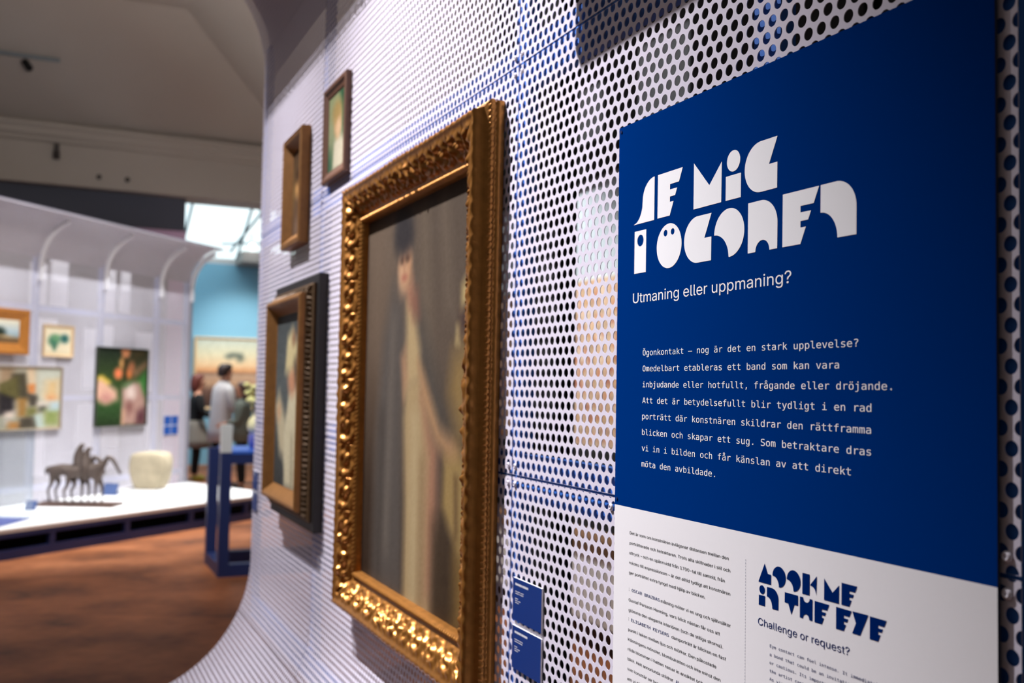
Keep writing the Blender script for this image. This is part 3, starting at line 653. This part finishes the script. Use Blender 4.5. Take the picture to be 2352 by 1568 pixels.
v = [far(s, FH0+FR+e, FR+o) for s in (-6.2, 1.42) for o, e in ((-.06, 0), (0, .0), (0, .012), (-.06, .012))]
mesh('canopy_lip', v, [(0, 1, 5, 4), (1, 2, 6, 5), (2, 3, 7, 6), (3, 0, 4, 7), (0, 3, 2, 1), (4, 5, 6, 7)], MATS['grey cover sheet'], wl)
M_STUDF = mat('pale blue steel', (120, 140, 186), .5)
fbox(BM(), -6.2, 2.15, .0, 3.6, -.95, -.92).done('back_screen', mat('grey screen', (96, 102, 102), .9), wl)
M_BOARD = mat('white backing board', (236, 236, 240), .8)
br = np.random.default_rng(11)
for (h0, h1) in ((2.40, 2.98), (1.44, 2.26), (.46, 1.30)):
    s = -6.1
    while s < 1.3:
        w = br.uniform(.16, .36); g = br.uniform(.07, .16)
        if not any(abs(s+w/2-c) < .05+w/2 for c in cols):
            fbox(BM(), s, min(s+w, 1.38), h0+br.uniform(0, .05), h1-br.uniform(0, .12), -.40, -.37).done('backing_board', M_BOARD, wl)
        s += w+g
# ------------------------------------------------------------------ long display plinth
E1 = Vector((.768, .640, 0)); N1 = Vector((.640, -.768, 0)); A1_ = Vector((-.31, 9.72, 0))
def pl(d, o, z): return A1_+E1*d+N1*o+Vector((0, 0, z))
dp = thing('display_plinth', 'long low white topped display plinth with navy slotted front', 'plinth', pl(0, 0, 0))
def prism(pts, z0, z1, name, m, parent):
    n = len(pts); l = parent.location
    v = [Vector((p[0], p[1], z0))-l for p in pts]+[Vector((p[0], p[1], z1))-l for p in pts]
    return mesh(name, v, [tuple(range(n))[::-1], tuple(range(n, 2*n))]+[(i, (i+1) % n, n+(i+1) % n, n+i) for i in range(n)], m, parent)
a_, b_, c_, d_ = pl(-3.6, 0, 0), pl(3.62, 0, 0), far(1.47, 0, .02), far(-5.6, 0, .02)
M_PTOP = mat('white plinth top', (246, 246, 246), .5, var=.01)
prism([a_, b_, c_, d_], .235, .27, 'top', M_PTOP, dp)
def plbox(d0, d1, o0, o1, z0, z1, name, m):
    return prism([pl(d0, o0, 0), pl(d1, o0, 0), pl(d1, o1, 0), pl(d0, o1, 0)], z0, z1, name, m, dp)
plbox(-3.6, 3.62, -.05, -.002, .19, .235, 'top_rail', M_NAVY)
plbox(-3.6, 3.62, -.05, -.002, 0, .085, 'bottom_rail', M_NAVY)
for d in (-3.0, -2.1, -1.2, -.35, .53, 1.41, 2.29, 3.17): plbox(d-.03, d+.03, -.05, -.004, .085, .19, 'divider', M_NAVY)
plbox(-3.6, 3.62, -.3, -.25, 0, .235, 'dark_back', M_BLACK)
# ------------------------------------------------------------------ skinned figures
def skinned(name, V, Ed, m, parent, sub=1, root=0, smooth=True):
    me = bpy.data.meshes.new(name); me.from_pydata([v[:3] for v in V], Ed, []); me.update()
    o = bpy.data.objects.new(name, me); COL.objects.link(o)
    o.modifiers.new('skin', 'SKIN').use_smooth_shade = smooth
    sk_ = me.skin_vertices[0].data
    for i, v in enumerate(V):
        r = v[3]; sk_[i].radius = r if isinstance(r, tuple) else (r, r)
    sk_[root].use_root = True
    if sub:
        ss = o.modifiers.new('sub', 'SUBSURF'); ss.levels = ss.render_levels = sub
    dg = bpy.context.evaluated_depsgraph_get()
    nm = bpy.data.meshes.new_from_object(o.evaluated_get(dg)); o.modifiers.clear(); o.data = nm; bpy.data.meshes.remove(me); nm.name = name
    nm.materials.clear(); nm.materials.append(m); o.parent = parent
    return o
M_BRZ = mat('dark bronze', (92, 80, 74), .55, .35, var=.3, scale=40, bump=.5)
IR = (R_.x, R_.y, 0)
hs = thing('horse_sculpture', 'dark bronze sculpture of two walking horses with two riders on slab', 'sculpture', M=basis((.35, 11.38, .271), IR, (R_.y, -R_.x, 0)))
# local frame of basis(): x right, y up, z towards the viewer
box('base_slab', (-.40, 0, -.15), (.40, .03, .16), mat('brown bronze slab', (84, 58, 46), .5, .3), hs)
def horse(x, z, up_, hd, ln=.30):
    V = [(x, .375, z, .078), (x+ln*.45, .355, z, .068), (x+ln, .36, z, (.085, .07)), (x+ln+.06, .44, z, .034), (x+ln+.095, .485+up_, z, .026), (x+ln+.15, .45+up_, z, .024), (x+ln+hd, .30+up_, z, .014),
         (x-.065, .37, z, .022), (x-.078, .31, z, .014)]
    Ed = [(0, 1), (1, 2), (2, 3), (3, 4), (4, 5), (5, 6), (0, 7), (7, 8)]
    def leg(a, pts):
        p = a
        for q in pts: V.append(q); Ed.append((p, len(V)-1)); p = len(V)-1
    for s, dx in ((1, -.015), (-1, .03)):
        leg(0, [(x+.015, .30, z+s*.035, .038), (x+.02+dx, .22, z+s*.038, .022), (x-.02+dx, .15, z+s*.036, .014), (x-.005+dx, .07, z+s*.036, .010), (x+.008+dx, .026, z+s*.036, .014)])
        leg(2, [(x+ln, .28, z+s*.034, .030), (x+ln+.005+dx, .19, z+s*.034, .016), (x+ln+.005+dx, .11, z+s*.034, .012), (x+ln+dx, .05, z+s*.034, .010), (x+ln+.01+dx, .026, z+s*.034, .014)])
    return skinned('horse', V, Ed, M_BRZ, hs, 1)
horse(-.31, -.05, .02, .21, .33); horse(-.10, .05, .03, .235, .30)
def rider(x, z, k):
    V = [(x, .40, z, .065), (x+.005, .47, z, .064), (x+.010, .53*k+.02, z, .048), (x+.025, .58*k+.02, z, .032), (x+.045, .605*k+.02, z, .026), (x+.075, .60*k+.02, z, .012), (x+.03, .35, z+.06, .028), (x+.02, .26, z+.062, .018), (x+.03, .35, z-.06, .028), (x+.02, .26, z-.062, .018)]
    return skinned('rider', V, [(0, 1), (1, 2), (2, 3), (3, 4), (4, 5), (0, 6), (6, 7), (0, 8), (8, 9)], M_BRZ, hs, 1)
rider(-.06, -.05, 1.0); rider(.055, .05, .95)
# ------------------------------------------------------------------ other pieces on the plinth
rs = tag(BM().box((-.325, 0, -.2), (.36, .058, .2), .004).done('white_riser', M_PTOP), 'flat white riser block on the plinth below the cream stone', 'riser'); rs.matrix_world = basis((1.13, 12.40, .2705), IR, (R_.y, -R_.x, 0))
M_STONE = mat('cream stone', (182, 170, 144), .9, var=.3, scale=9, bump=.8)
st = BM(); st.box((-.225, 0, -.19), (.225, .42, .19)); bmesh.ops.subdivide_edges(st.bm, edges=st.bm.edges[:], cuts=10, use_grid_fill=True)
for v_ in st.bm.verts:
    x, y, z = v_.co; k = .80+.20*min(1, (y/.42)*1.7) if y < .3 else 1-.10*((y-.3)/.12)**2
    w = math.sqrt(max(0, 1-.22*(x/.225)**2)); w2 = math.sqrt(max(0, 1-.22*(z/.19)**2)); yy = (y-.21)/.21
    v_.co = Vector((x*k*w2*(1-.06*yy**4), .21+(y-.21)*(1-.10*(x/.225)**4), z*k*w))
    n_ = math.sin(x*31+z*17)*math.sin(y*23+x*9)*.006; v_.co += Vector((x, 0, z)).normalized()*n_ if (x or z) else Vector()
sto = tag(st.done('stone_block', M_STONE, None, True), 'rounded cream stone block standing on the white riser', 'sculpture'); sto.matrix_world = basis((1.13, 12.40, .3292), IR, (R_.y, -R_.x, 0))
sg1 = thing('caption_stand', 'small blue caption stand beside the white riser, right of the bronze horses', 'sign', M=basis((.70, 12.34, .271), IR, (R_.y, -R_.x, 0)), group='caption stands on the plinth')
mesh('plate', [(-.08, 0, .06), (.08, 0, .06), (.08, .13, -.02), (-.08, .13, -.02), (-.08, 0, .05), (.08, 0, .05), (.08, .13, -.03), (-.08, .13, -.03)], [(0, 1, 2, 3), (7, 6, 5, 4), (0, 4, 5, 1), (2, 6, 7, 3), (1, 5, 6, 2), (3, 7, 4, 0)], mat('slate blue plate', (62, 84, 132), .6), sg1)
BM().box((-.08, 0, -.03), (.08, .008, .06)).done('foot', mat('slate blue plate', (62, 84, 132), .6), sg1)
sg2 = copy_tree(sg1); sg2.matrix_world = basis((-.10, 11.12, .271), IR, (R_.y, -R_.x, 0)); sg2['label'] = 'small blue caption stand beside the glass case, left of the bronze horses'
sg2.scale = (.7, .7, .7)
# glass case at the left end
gc = thing('glass_case', 'clear glass showcase cut by the left edge of the picture', 'showcase', M=basis((-.62, 10.32, .271), IR, (R_.y, -R_.x, 0)))
b = BM()
for x0, x1, z0, z1 in ((-.45, .45, .296, .304), (-.45, .45, -.304, -.296), (-.452, -.444, -.3, .3), (.444, .452, -.3, .3)): b.box((x0, 0, z0), (x1, .93, z1))
b.box((-.45, .93, -.3), (.45, .938, .3)); b.done('glass_panes', glass_mat(), gc)
BM().box((-.44, 0, -.29), (.44, .012, .29)).done('blue_floor_panel', mat('bright blue panel', (28, 60, 160), .5), gc)
# ------------------------------------------------------------------ pictures on the far wall
def far_picture(label, s0, s1, h0, h1, fm, fwid, base, ops, depth=.05, lip=None, **kw):
    o = thing('framed_painting', label, 'painting', M=on_far((s0+s1)/2, h0), group='paintings on the far perforated wall')
    W, H = s1-s0, h1-h0
    frame('frame', W, H, [(0, 0), (0, depth), (fwid*.25, depth*1.1), (fwid*.9, depth*.5), (fwid, depth*.4)], fm, o, c=(0, H/2))
    canvas('canvas', W-2*fwid+.01, H-2*fwid+.01, 70, 70, base, ops, o, depth*.42, (0, H/2), **kw)
    return o
M_HONEY = mat('honey gold frame', (190, 124, 56), .45, .35, var=.2, scale=20)
M_PALE = mat('pale wood frame', (216, 186, 144), .6); M_THIN = mat('thin grey wood frame', (150, 132, 108), .6)
far_picture('gold framed coastal landscape cut by the left edge of the picture', -2.25, -1.36, 1.82, 2.285, M_HONEY, .115, (180, 190, 190),
            [('g', [(0, (112, 84, 56)), (.22, (120, 96, 66)), (.3, (140, 165, 176)), (.55, (176, 192, 196)), (1, (226, 216, 188))]), ('e', .60, .44, .13, .22, (36, 48, 40), .06), ('e', .70, .30, .14, .04, (186, 150, 100), .06)])
far_picture('small pale framed picture with two green trees on cream', -1.13, -.695, 1.815, 2.16, M_PALE, .03, (236, 224, 192),
            [('e', .33, .5, .2, .2, (70, 124, 96), .1), ('e', .42, .62, .16, .12, (110, 160, 116), .08), ('e', .74, .6, .16, .16, (48, 104, 100), .08), ('e', .36, .28, .07, .12, (60, 110, 90), .06), ('p', [(.06, .06), (.94, .06), (.94, .1), (.06, .1)], (226, 210, 172), .03)], depth=.03)
mos = [('p', [(.0, 1), (.22, 1), (.38, .6), (.0, .6)], (150, 126, 100), .04), ('p', [(.2, .9), (.43, .92), (.5, .45), (.22, .5)], (72, 66, 52), .03), ('p', [(0, .72), (.3, .86), (.33, .5), (0, .4)], (92, 86, 52), .03),
       ('p', [(0, .6), (.26, .5), (.26, .25), (0, .22)], (46, 42, 44), .03), ('p', [(.43, 1), (.58, 1), (.58, .72), (.47, .7)], (206, 182, 150), .02), ('p', [(.46, .72), (.58, .74), (.58, .58), (.48, .58)], (206, 130, 74), .02),
       ('p', [(.6, 1.05), (1.05, 1.05), (1.05, .3), (.64, .5)], (192, 194, 178), .04), ('p', [(.78, .78), (.96, .8), (.96, .5), (.74, .55)], (214, 176, 122), .08), ('e', .85, .5, .08, .05, (214, 150, 100), .05),
       ('p', [(.46, .58), (.62, .55), (.64, .38), (.5, .36)], (74, 68, 60), .02), ('p', [(.3, .5), (.45, .5), (.46, .2), (.32, .2)], (150, 112, 62), .03), ('p', [(.46, .34), (.64, .36), (.62, .2), (.44, .2)], (112, 110, 66), .03),
       ('p', [(.62, .44), (.78, .44), (.74, .3), (.64, .3)], (214, 204, 190), .03), ('e', .71, .32, .06, .05, (62, 62, 56), .03), ('p', [(.74, .3), (1, .32), (1, .05), (.72, .05)], (134, 146, 88), .05), ('p', [(.56, .22), (.7, .24), (.76, 0), (.62, 0)], (176, 190, 182), .03),
       ('p', [(.36, .18), (.56, .2), (.62, 0), (.3, 0)], (76, 66, 54), .03), ('p', [(.12, .28), (.28, .3), (.22, .1), (.1, .05)], (206, 190, 176), .03), ('p', [(.18, .12), (.34, .12), (.34, 0), (.16, 0)], (196, 134, 72), .03), ('p', [(.86, .44), (1, .42), (1, .3), (.84, .3)], (176, 198, 206), .05)]
mos = [('p', [(.38+.62*x, y) for x, y in m_[1]])+m_[2:] if m_[0] == 'p' else ('e', .38+.62*m_[1], m_[2], .62*m_[3])+m_[4:] for m_ in mos]
far_picture('wide thin framed painting of angular patches in brown, grey and olive', -2.25, -.84, 1.035, 1.705, M_THIN, .02, (176, 170, 150), mos, depth=.03)
pk = [('g', [(0, (40, 58, 34)), (.3, (52, 84, 44)), (.6, (54, 72, 38)), (1, (34, 42, 34))]), ('p', [(.72, .8), (1, .9), (1, 1.05), (.6, 1.05)], (64, 56, 36), .1), ('p', [(.7, .7), (1, .84), (1, .78), (.74, .62)], (150, 110, 84), .06),
      ('p', [(.78, .56), (1, .72), (1, .4), (.85, .4)], (62, 124, 58), .06), ('p', [(.45, 1.02), (.66, 1.02), (.62, .88), (.5, .86)], (186, 122, 84), .03), ('e', .49, .8, .05, .07, (206, 150, 90), .03), ('p', [(.52, .86), (.62, .86), (.6, .6), (.52, .6)], (52, 46, 28), .04),
      ('e', .42, .67, .08, .07, (232, 128, 84), .03), ('e', .64, .68, .05, .07, (222, 124, 70), .03), ('e', .68, .76, .06, .07, (168, 106, 74), .04), ('p', [(0, .63), (.12, .64), (.28, .56), (.2, .5), (0, .58)], (214, 186, 56), .03),
      ('p', [(-.02, .58), (.1, .6), (.4, .45), (.42, .34), (.2, .29), (-.02, .34)], (222, 176, 152), .05), ('e', .2, .36, .1, .06, (196, 140, 130), .05), ('p', [(.5, .5), (.62, .56), (.86, .56), (.98, .34), (1, 0), (.52, 0)], (176, 140, 128), .04),
      ('e', .68, .43, .1, .1, (226, 206, 196), .06), ('e', .66, .24, .07, .08, (134, 92, 86), .05), ('p', [(.82, .18), (1, .24), (1, 0), (.8, 0)], (92, 56, 62), .06), ('p', [(.52, .22), (.58, .2), (.56, 0), (.5, 0)], (198, 156, 130), .03), ('p', [(.5, .52), (.7, .58), (.7, .55), (.55, .48)], (74, 112, 66), .03)]
far_picture('upright unframed painting of pale rounded shapes on dark green', -.31, .575, 1.035, 1.96, mat('dark canvas edge', (60, 66, 52), .8), .008, (50, 70, 44), pk, depth=.035)
fl_ = thing('exhibit_label', 'square blue label of four panes right of the dark green painting', 'label', M=on_far(1.085, .89))
BM().box((-.145, 0, 0), (.145, .25, .006)).done('backing', M_PAPER, fl_)
for x in (-.074, .074):
    for y in (.065, .19): BM().box((x-.068, y-.056, .006), (x+.068, y+.056, .009)).done('blue_card', mat('label blue', (20, 82, 170), .5), fl_)
# ------------------------------------------------------------------ blue show table and vase
bt = thing('show_table', 'dark blue steel show table at the end of the near wall', 'table', (1.295, 8.37, 0))
TW, TD, TH = 1.5, .75, 1.0; a = .085
for x in (0, TW-a):
    for y in (0, TD-a): box('leg', (x, y, 0), (x+a, y+a, TH), M_NAVY, bt)
box('top', (a, .0, TH-.01), (TW-a, TD, TH+.012), mat('bright blue table top', (60, 112, 226), .4), bt)
for y in (0.002, TD-a+.002):
    box('top_rail', (a, y, TH-.09), (TW-a, y+a-.004, TH-.012), M_NAVY, bt); box('foot_rail', (a, y, 0), (TW-a, y+a-.004, .10), M_NAVY, bt)
for x in (0.002, TW-a+.002): box('foot_rail', (x, a, 0), (x+a-.004, TD-a, .10), M_NAVY, bt)
wp = tag(box('corner_post', (1.295, 8.37, TH+.0005), (1.295+a, 8.37+a, TH+.225), mat('frosted white acrylic', (226, 232, 236), .35)), 'short frosted white post on the corner leg of the blue show table', 'post')
vs = thing('flower_vase', 'blue and cream vase of pale yellow flowers on the blue show table', 'vase', (1.63, 8.74, TH+.013))
BM().lathe([(.035, 0), (.045, .01), (.06, .06), (.055, .11), (.045, .125)]).done('blue_foot', mat('lilac blue glaze', (104, 112, 190), .3), vs, True)
M_CREAM = mat('cream glaze', (250, 246, 200), .35)
BM().lathe([(.045, .125), (.066, .16), (.070, .20), (.055, .245), (.03, .27), (.028, .30), (.034, .305)]).done('body', M_CREAM, vs, True)
fr2 = np.random.default_rng(5)
b = BM(); b2 = BM()
for i in range(26):
    a_ = fr2.uniform(0, 6.28); r_ = .085*math.sqrt(fr2.uniform(0, 1)); z_ = .36+fr2.uniform(0, .2)
    c_ = (r_*math.cos(a_), r_*math.sin(a_), z_); b.ball(c_, .028, (1, 1, .8), 5); b2.tube((0, 0, .29), c_, .003, n=6)
b.done('blossoms', mat('pale yellow petals', (244, 244, 176), .7), vs, True); b2.done('stems', mat('green stems', (52, 78, 40), .7), vs)
# ------------------------------------------------------------------ painting in the blue gallery
gp = thing('framed_painting', 'large sunset landscape with a dark bird on the light blue wall', 'painting', M=basis((3.55, 19.995, 1.05), (1, 0, 0), (0, -1, 0)))
frame('frame', 2.06, 1.40, [(0, 0), (0, .05), (.02, .06), (.05, .03), (.055, .025)], M_PALE, gp, c=(0, .7))
canvas('canvas', 1.96, 1.30, 80, 60, (200, 190, 160), [('g', [(0, (70, 50, 44)), (.25, (120, 90, 78)), (.36, (206, 164, 130)), (.44, (176, 140, 118)), (.50, (120, 96, 84)), (.53, (226, 158, 108)), (.62, (244, 206, 160)), (.8, (226, 218, 184)), (1, (196, 204, 190))]),
        ('e', .36, .78, .05, .03, (92, 104, 96), .03), ('e', .42, .74, .03, .05, (92, 104, 96), .03), ('e', .31, .75, .03, .03, (110, 120, 110), .03), ('e', .5, .46, .25, .03, (226, 186, 150), .05)], gp, .026, (0, .7))
# ------------------------------------------------------------------ visitors
M_SKIN = mat('skin', (206, 150, 122), .6)
def loft(name, rings, m, parent, n=28):        # rings: (z, cx, cy, rx, ry)
    b = BM(); rows = [[b.bm.verts.new((cx+rx*math.cos(2*PI*i/n), cy+ry*math.sin(2*PI*i/n), z)) for i in range(n)] for z, cx, cy, rx, ry in rings]
    for p, q in zip(rows, rows[1:]):
        for i in range(n): b.bm.faces.new((p[i], p[(i+1) % n], q[(i+1) % n], q[i]))
    b.bm.faces.new(rows[0][::-1]); b.bm.faces.new(rows[-1])
    return b.done(name, m, parent, True)
def person(label, loc, facing, H, arms, hairm, hair_rings, top_m, top_rings, sleeve_m, lower, lower_m, shoe_m, lean=0.):
    k = H/1.78
    o = thing('person', label, 'person', (loc[0], loc[1], 0), group='visitors in the blue gallery')
    o.rotation_euler = (0, 0, math.atan2(facing[1], facing[0])-PI/2)
    S = lambda x, y, z: (x*k, (y+lean*max(0, z-.95))*k, z*k)
    V = [S(0, 0, .95)+((.13*k, .10*k),), S(0, 0, 1.10)+((.12*k, .09*k),), S(0, 0, 1.28)+((.14*k, .10*k),), S(0, 0, 1.43)+((.11*k, .08*k),), S(0, .012, 1.53)+(.052*k,), S(0, .03, 1.60)+((.062*k, .078*k),), S(0, .028, 1.675)+((.074*k, .092*k),), S(0, .018, 1.745)+((.055*k, .065*k),),
         S(0, .128, 1.655)+(.014*k,), S(-.086, .02, 1.665)+(.014*k,), S(.086, .02, 1.665)+(.014*k,), S(0, .105, 1.60)+(.022*k,)]
    Ed = [(0, 1), (1, 2), (2, 3), (3, 4), (4, 5), (5, 6), (6, 7), (6, 8), (6, 9), (6, 10), (5, 11)]
    def chain(a, pts):
        p = a
        for q in pts: V.append(q); Ed.append((p, len(V)-1)); p = len(V)-1
        return p
    for s, (el, wr_) in zip((-1, 1), arms):
        w = chain(3, [S(s*.18, 0, 1.42)+(.055*k,), S(*el)+(.042*k,), S(*wr_)+(.027*k,)])
        W_, E_ = Vector(V[w][:3]), Vector(V[w-1][:3]); d = (W_-E_).normalized(); sd = d.cross(Vector((0, 0, 1)) if abs(d.z) < .8 else Vector((0, 1, 0))).normalized(); nn = sd.cross(d)
        pm = chain(w, [tuple(W_+d*.05*k)+((.036*k, .018*k),)]); kn = chain(pm, [tuple(W_+d*.095*k)+((.036*k, .016*k),)])
        for f_, ln in ((-1.5, .066), (-.5, .078), (.5, .074), (1.5, .058)):
            c0 = Vector(V[kn][:3])+sd*f_*.018*k
            chain(kn, [tuple(c0+d*ln*.5*k)+(.0085*k,), tuple(c0+(d*.85-nn*.35)*ln*k)+(.0072*k,)])
        chain(pm, [tuple(Vector(V[pm][:3])+(sd*.04+d*.015)*k)+(.010*k,), tuple(Vector(V[pm][:3])+(sd*.05+d*.055)*k)+(.0085*k,)])
    for s in (-1, 1):
        chain(0, [S(s*.09, 0, .86)+(.085*k,), S(s*.10, .012, .49)+(.056*k,), S(s*.10, -.02, .10)+(.038*k,), S(s*.105, .06, .045)+(.034*k,), S(s*.108, .14, .035)+(.028*k,)])
    skinned('body', V, Ed, M_SKIN, o, 1)
    for s in (-1, 1):
        e_ = BM().ball(S(s*.032, .105, 1.682), .012*k, n=6).done('eye', M_BLACK, o, True)
    SH = lambda rings: [(z*k, x*k, (y+lean*max(0, z-.95))*k, rx*k, ry*k) for z, x, y, rx, ry in rings]
    loft('hair', SH(hair_rings), hairm, o); loft('jacket' if top_m is not M_BLACK else 'jumper', SH(top_rings), top_m, o)
    for s, (el, wr_) in zip((-1, 1), arms):
        e1, w1 = Vector(S(*el)), Vector(S(*wr_))
        skinned('sleeve', [S(s*.12, 0, 1.425)+(.088*k,), S(s*.19, 0, 1.40)+(.086*k,), tuple(e1)+(.058*k,), tuple(e1.lerp(w1, .85))+(.046*k,)], [(0, 1), (1, 2), (2, 3)], sleeve_m, o, 1)
    legs = []
    for s in (-1, 1):
        g = .012 if lower == 'tights' else .026
        skinned('tights_leg' if lower == 'tights' else 'trouser_leg', [S(s*.085, 0, .92)+((.09+g)*k,), S(s*.10, .012, .49)+((.056+g)*k,), S(s*.10, -.018, .09)+((.038+g)*k,)], [(0, 1), (1, 2)], lower_m, o, 1)
        skinned('shoe', [S(s*.10, -.05, .05)+(.046*k,), S(s*.105, .05, .048)+(.05*k,), S(s*.108, .16, .038)+(.038*k,)], [(0, 1), (1, 2)], shoe_m, o, 1)
    return o
hair_short = [(1.60, 0, -.055, .05, .04), (1.64, 0, -.03, .088, .075), (1.69, 0, -.015, .098, .095), (1.74, 0, .0, .096, .105), (1.78, 0, .01, .078, .092), (1.80, 0, .01, .04, .05)]
hair_full = [(1.50, 0, -.05, .07, .05), (1.56, 0, -.045, .10, .075), (1.64, 0, -.03, .108, .09), (1.70, 0, -.015, .108, .10), (1.75, 0, .0, .10, .105), (1.79, 0, .0, .075, .085), (1.805, 0, 0, .035, .04)]
coat = [(.64, 0, 0, .25, .17), (.8, 0, 0, .24, .165), (1.0, 0, 0, .215, .15), (1.2, 0, 0, .215, .145), (1.36, 0, 0, .215, .14), (1.45, 0, 0, .19, .125), (1.51, 0, 0, .10, .085), (1.54, 0, .005, .068, .066)]
jumper = [(.88, 0, 0, .17, .13), (1.05, 0, 0, .155, .12), (1.25, 0, 0, .18, .135), (1.38, 0, 0, .185, .12), (1.45, 0, 0, .13, .09), (1.50, 0, 0, .075, .065)]
FR_ = (R_.x, R_.y)
w1 = person('woman in black jumper and grey skirt standing left of the man in the light coat', (2.20, 16.82), (FR_[0]*.8+.3, FR_[1]*.8+.3), 1.68, [((-.25, .05, 1.15), (-.10, .26, 1.08)), ((.25, .05, 1.15), (.10, .27, 1.08))],
            mat('auburn hair', (104, 46, 34), .6), hair_full, M_BLACK, jumper, M_BLACK, 'tights', M_BLACK, mat('yellow shoes', (204, 200, 70), .5))
kz = 1.68/1.78
loft('skirt', [(.56*kz, 0, 0, .34*kz, .29*kz), (.7*kz, 0, 0, .30*kz, .22*kz), (.9*kz, 0, 0, .20*kz, .165*kz), (1.02*kz, 0, 0, .165*kz, .13*kz)], mat('grey wool skirt', (128, 122, 112), .85), w1)
person('man with dark hair in light grey coat and black trousers seen from behind', (2.45, 16.0), (FR_[0]*.75+.28, FR_[1]*.75+.62), 1.85, [((-.27, .02, 1.13), (-.22, .2, .95)), ((.27, .04, 1.14), (.16, .28, 1.05))],
       mat('dark brown hair', (44, 28, 24), .6), hair_short, mat('light grey coat', (192, 190, 192), .8), coat, MATS['light grey coat'], 'trousers', M_BLACK, M_BLACK, .06)
person('person with grey brown hair in grey green jacket facing left beside the flowers', (2.65, 15.24), (-FR_[0]*.9, -FR_[1]*.9-.2), 1.57, [((-.26, .04, 1.14), (-.10, .28, 1.1)), ((.26, .04, 1.14), (.10, .29, 1.08))],
       mat('grey brown hair', (96, 74, 66), .6), hair_full, mat('grey green jacket', (104, 112, 104), .8), [(.8, 0, 0, .21, .16)]+coat[2:], MATS['grey green jacket'], 'trousers', M_BLACK, M_BLACK)
# painting seen through the holes across the corridor
cpal = [(210, 180, 152), (186, 136, 112), (220, 198, 172), (196, 152, 104), (162, 96, 78), (184, 168, 136), (228, 216, 200), (150, 128, 110), (198, 128, 96), (176, 150, 128), (206, 176, 160)]
cp = thing('large_canvas', 'large canvas of skin toned dabs seen through the holes left of the blue board', 'painting', M=basis((3.28, 6.0, 1.19), (0, -1, 0), (-1, 0, 0)))
canvas('canvas', 2.9, 1.10, 190, 74, (200, 172, 144), [('s', 2200, cpal, .009, .95, (0, 0, 1, 1))], cp, .03, (0, .55), asp=2.2, seed=9)
BM().box((-1.45, 0, 0), (1.45, 1.1, .028)).done('stretcher', M_PALE, cp)
# added board, out of view, that shades the upper part of the near wall
hg = thing('shade_board', 'added white shade board out of view above the near perforated wall', 'sign', (.392, .5, 2.69))
box('board', (-.008, -2.0, 0), (.008, 1.221, .6), M_PAPER, hg)
for y in (-1.4, .8): BM().tube((0, y, .6), (0, y, 3.6), .004).done('suspension_wire', M_GREY, hg)
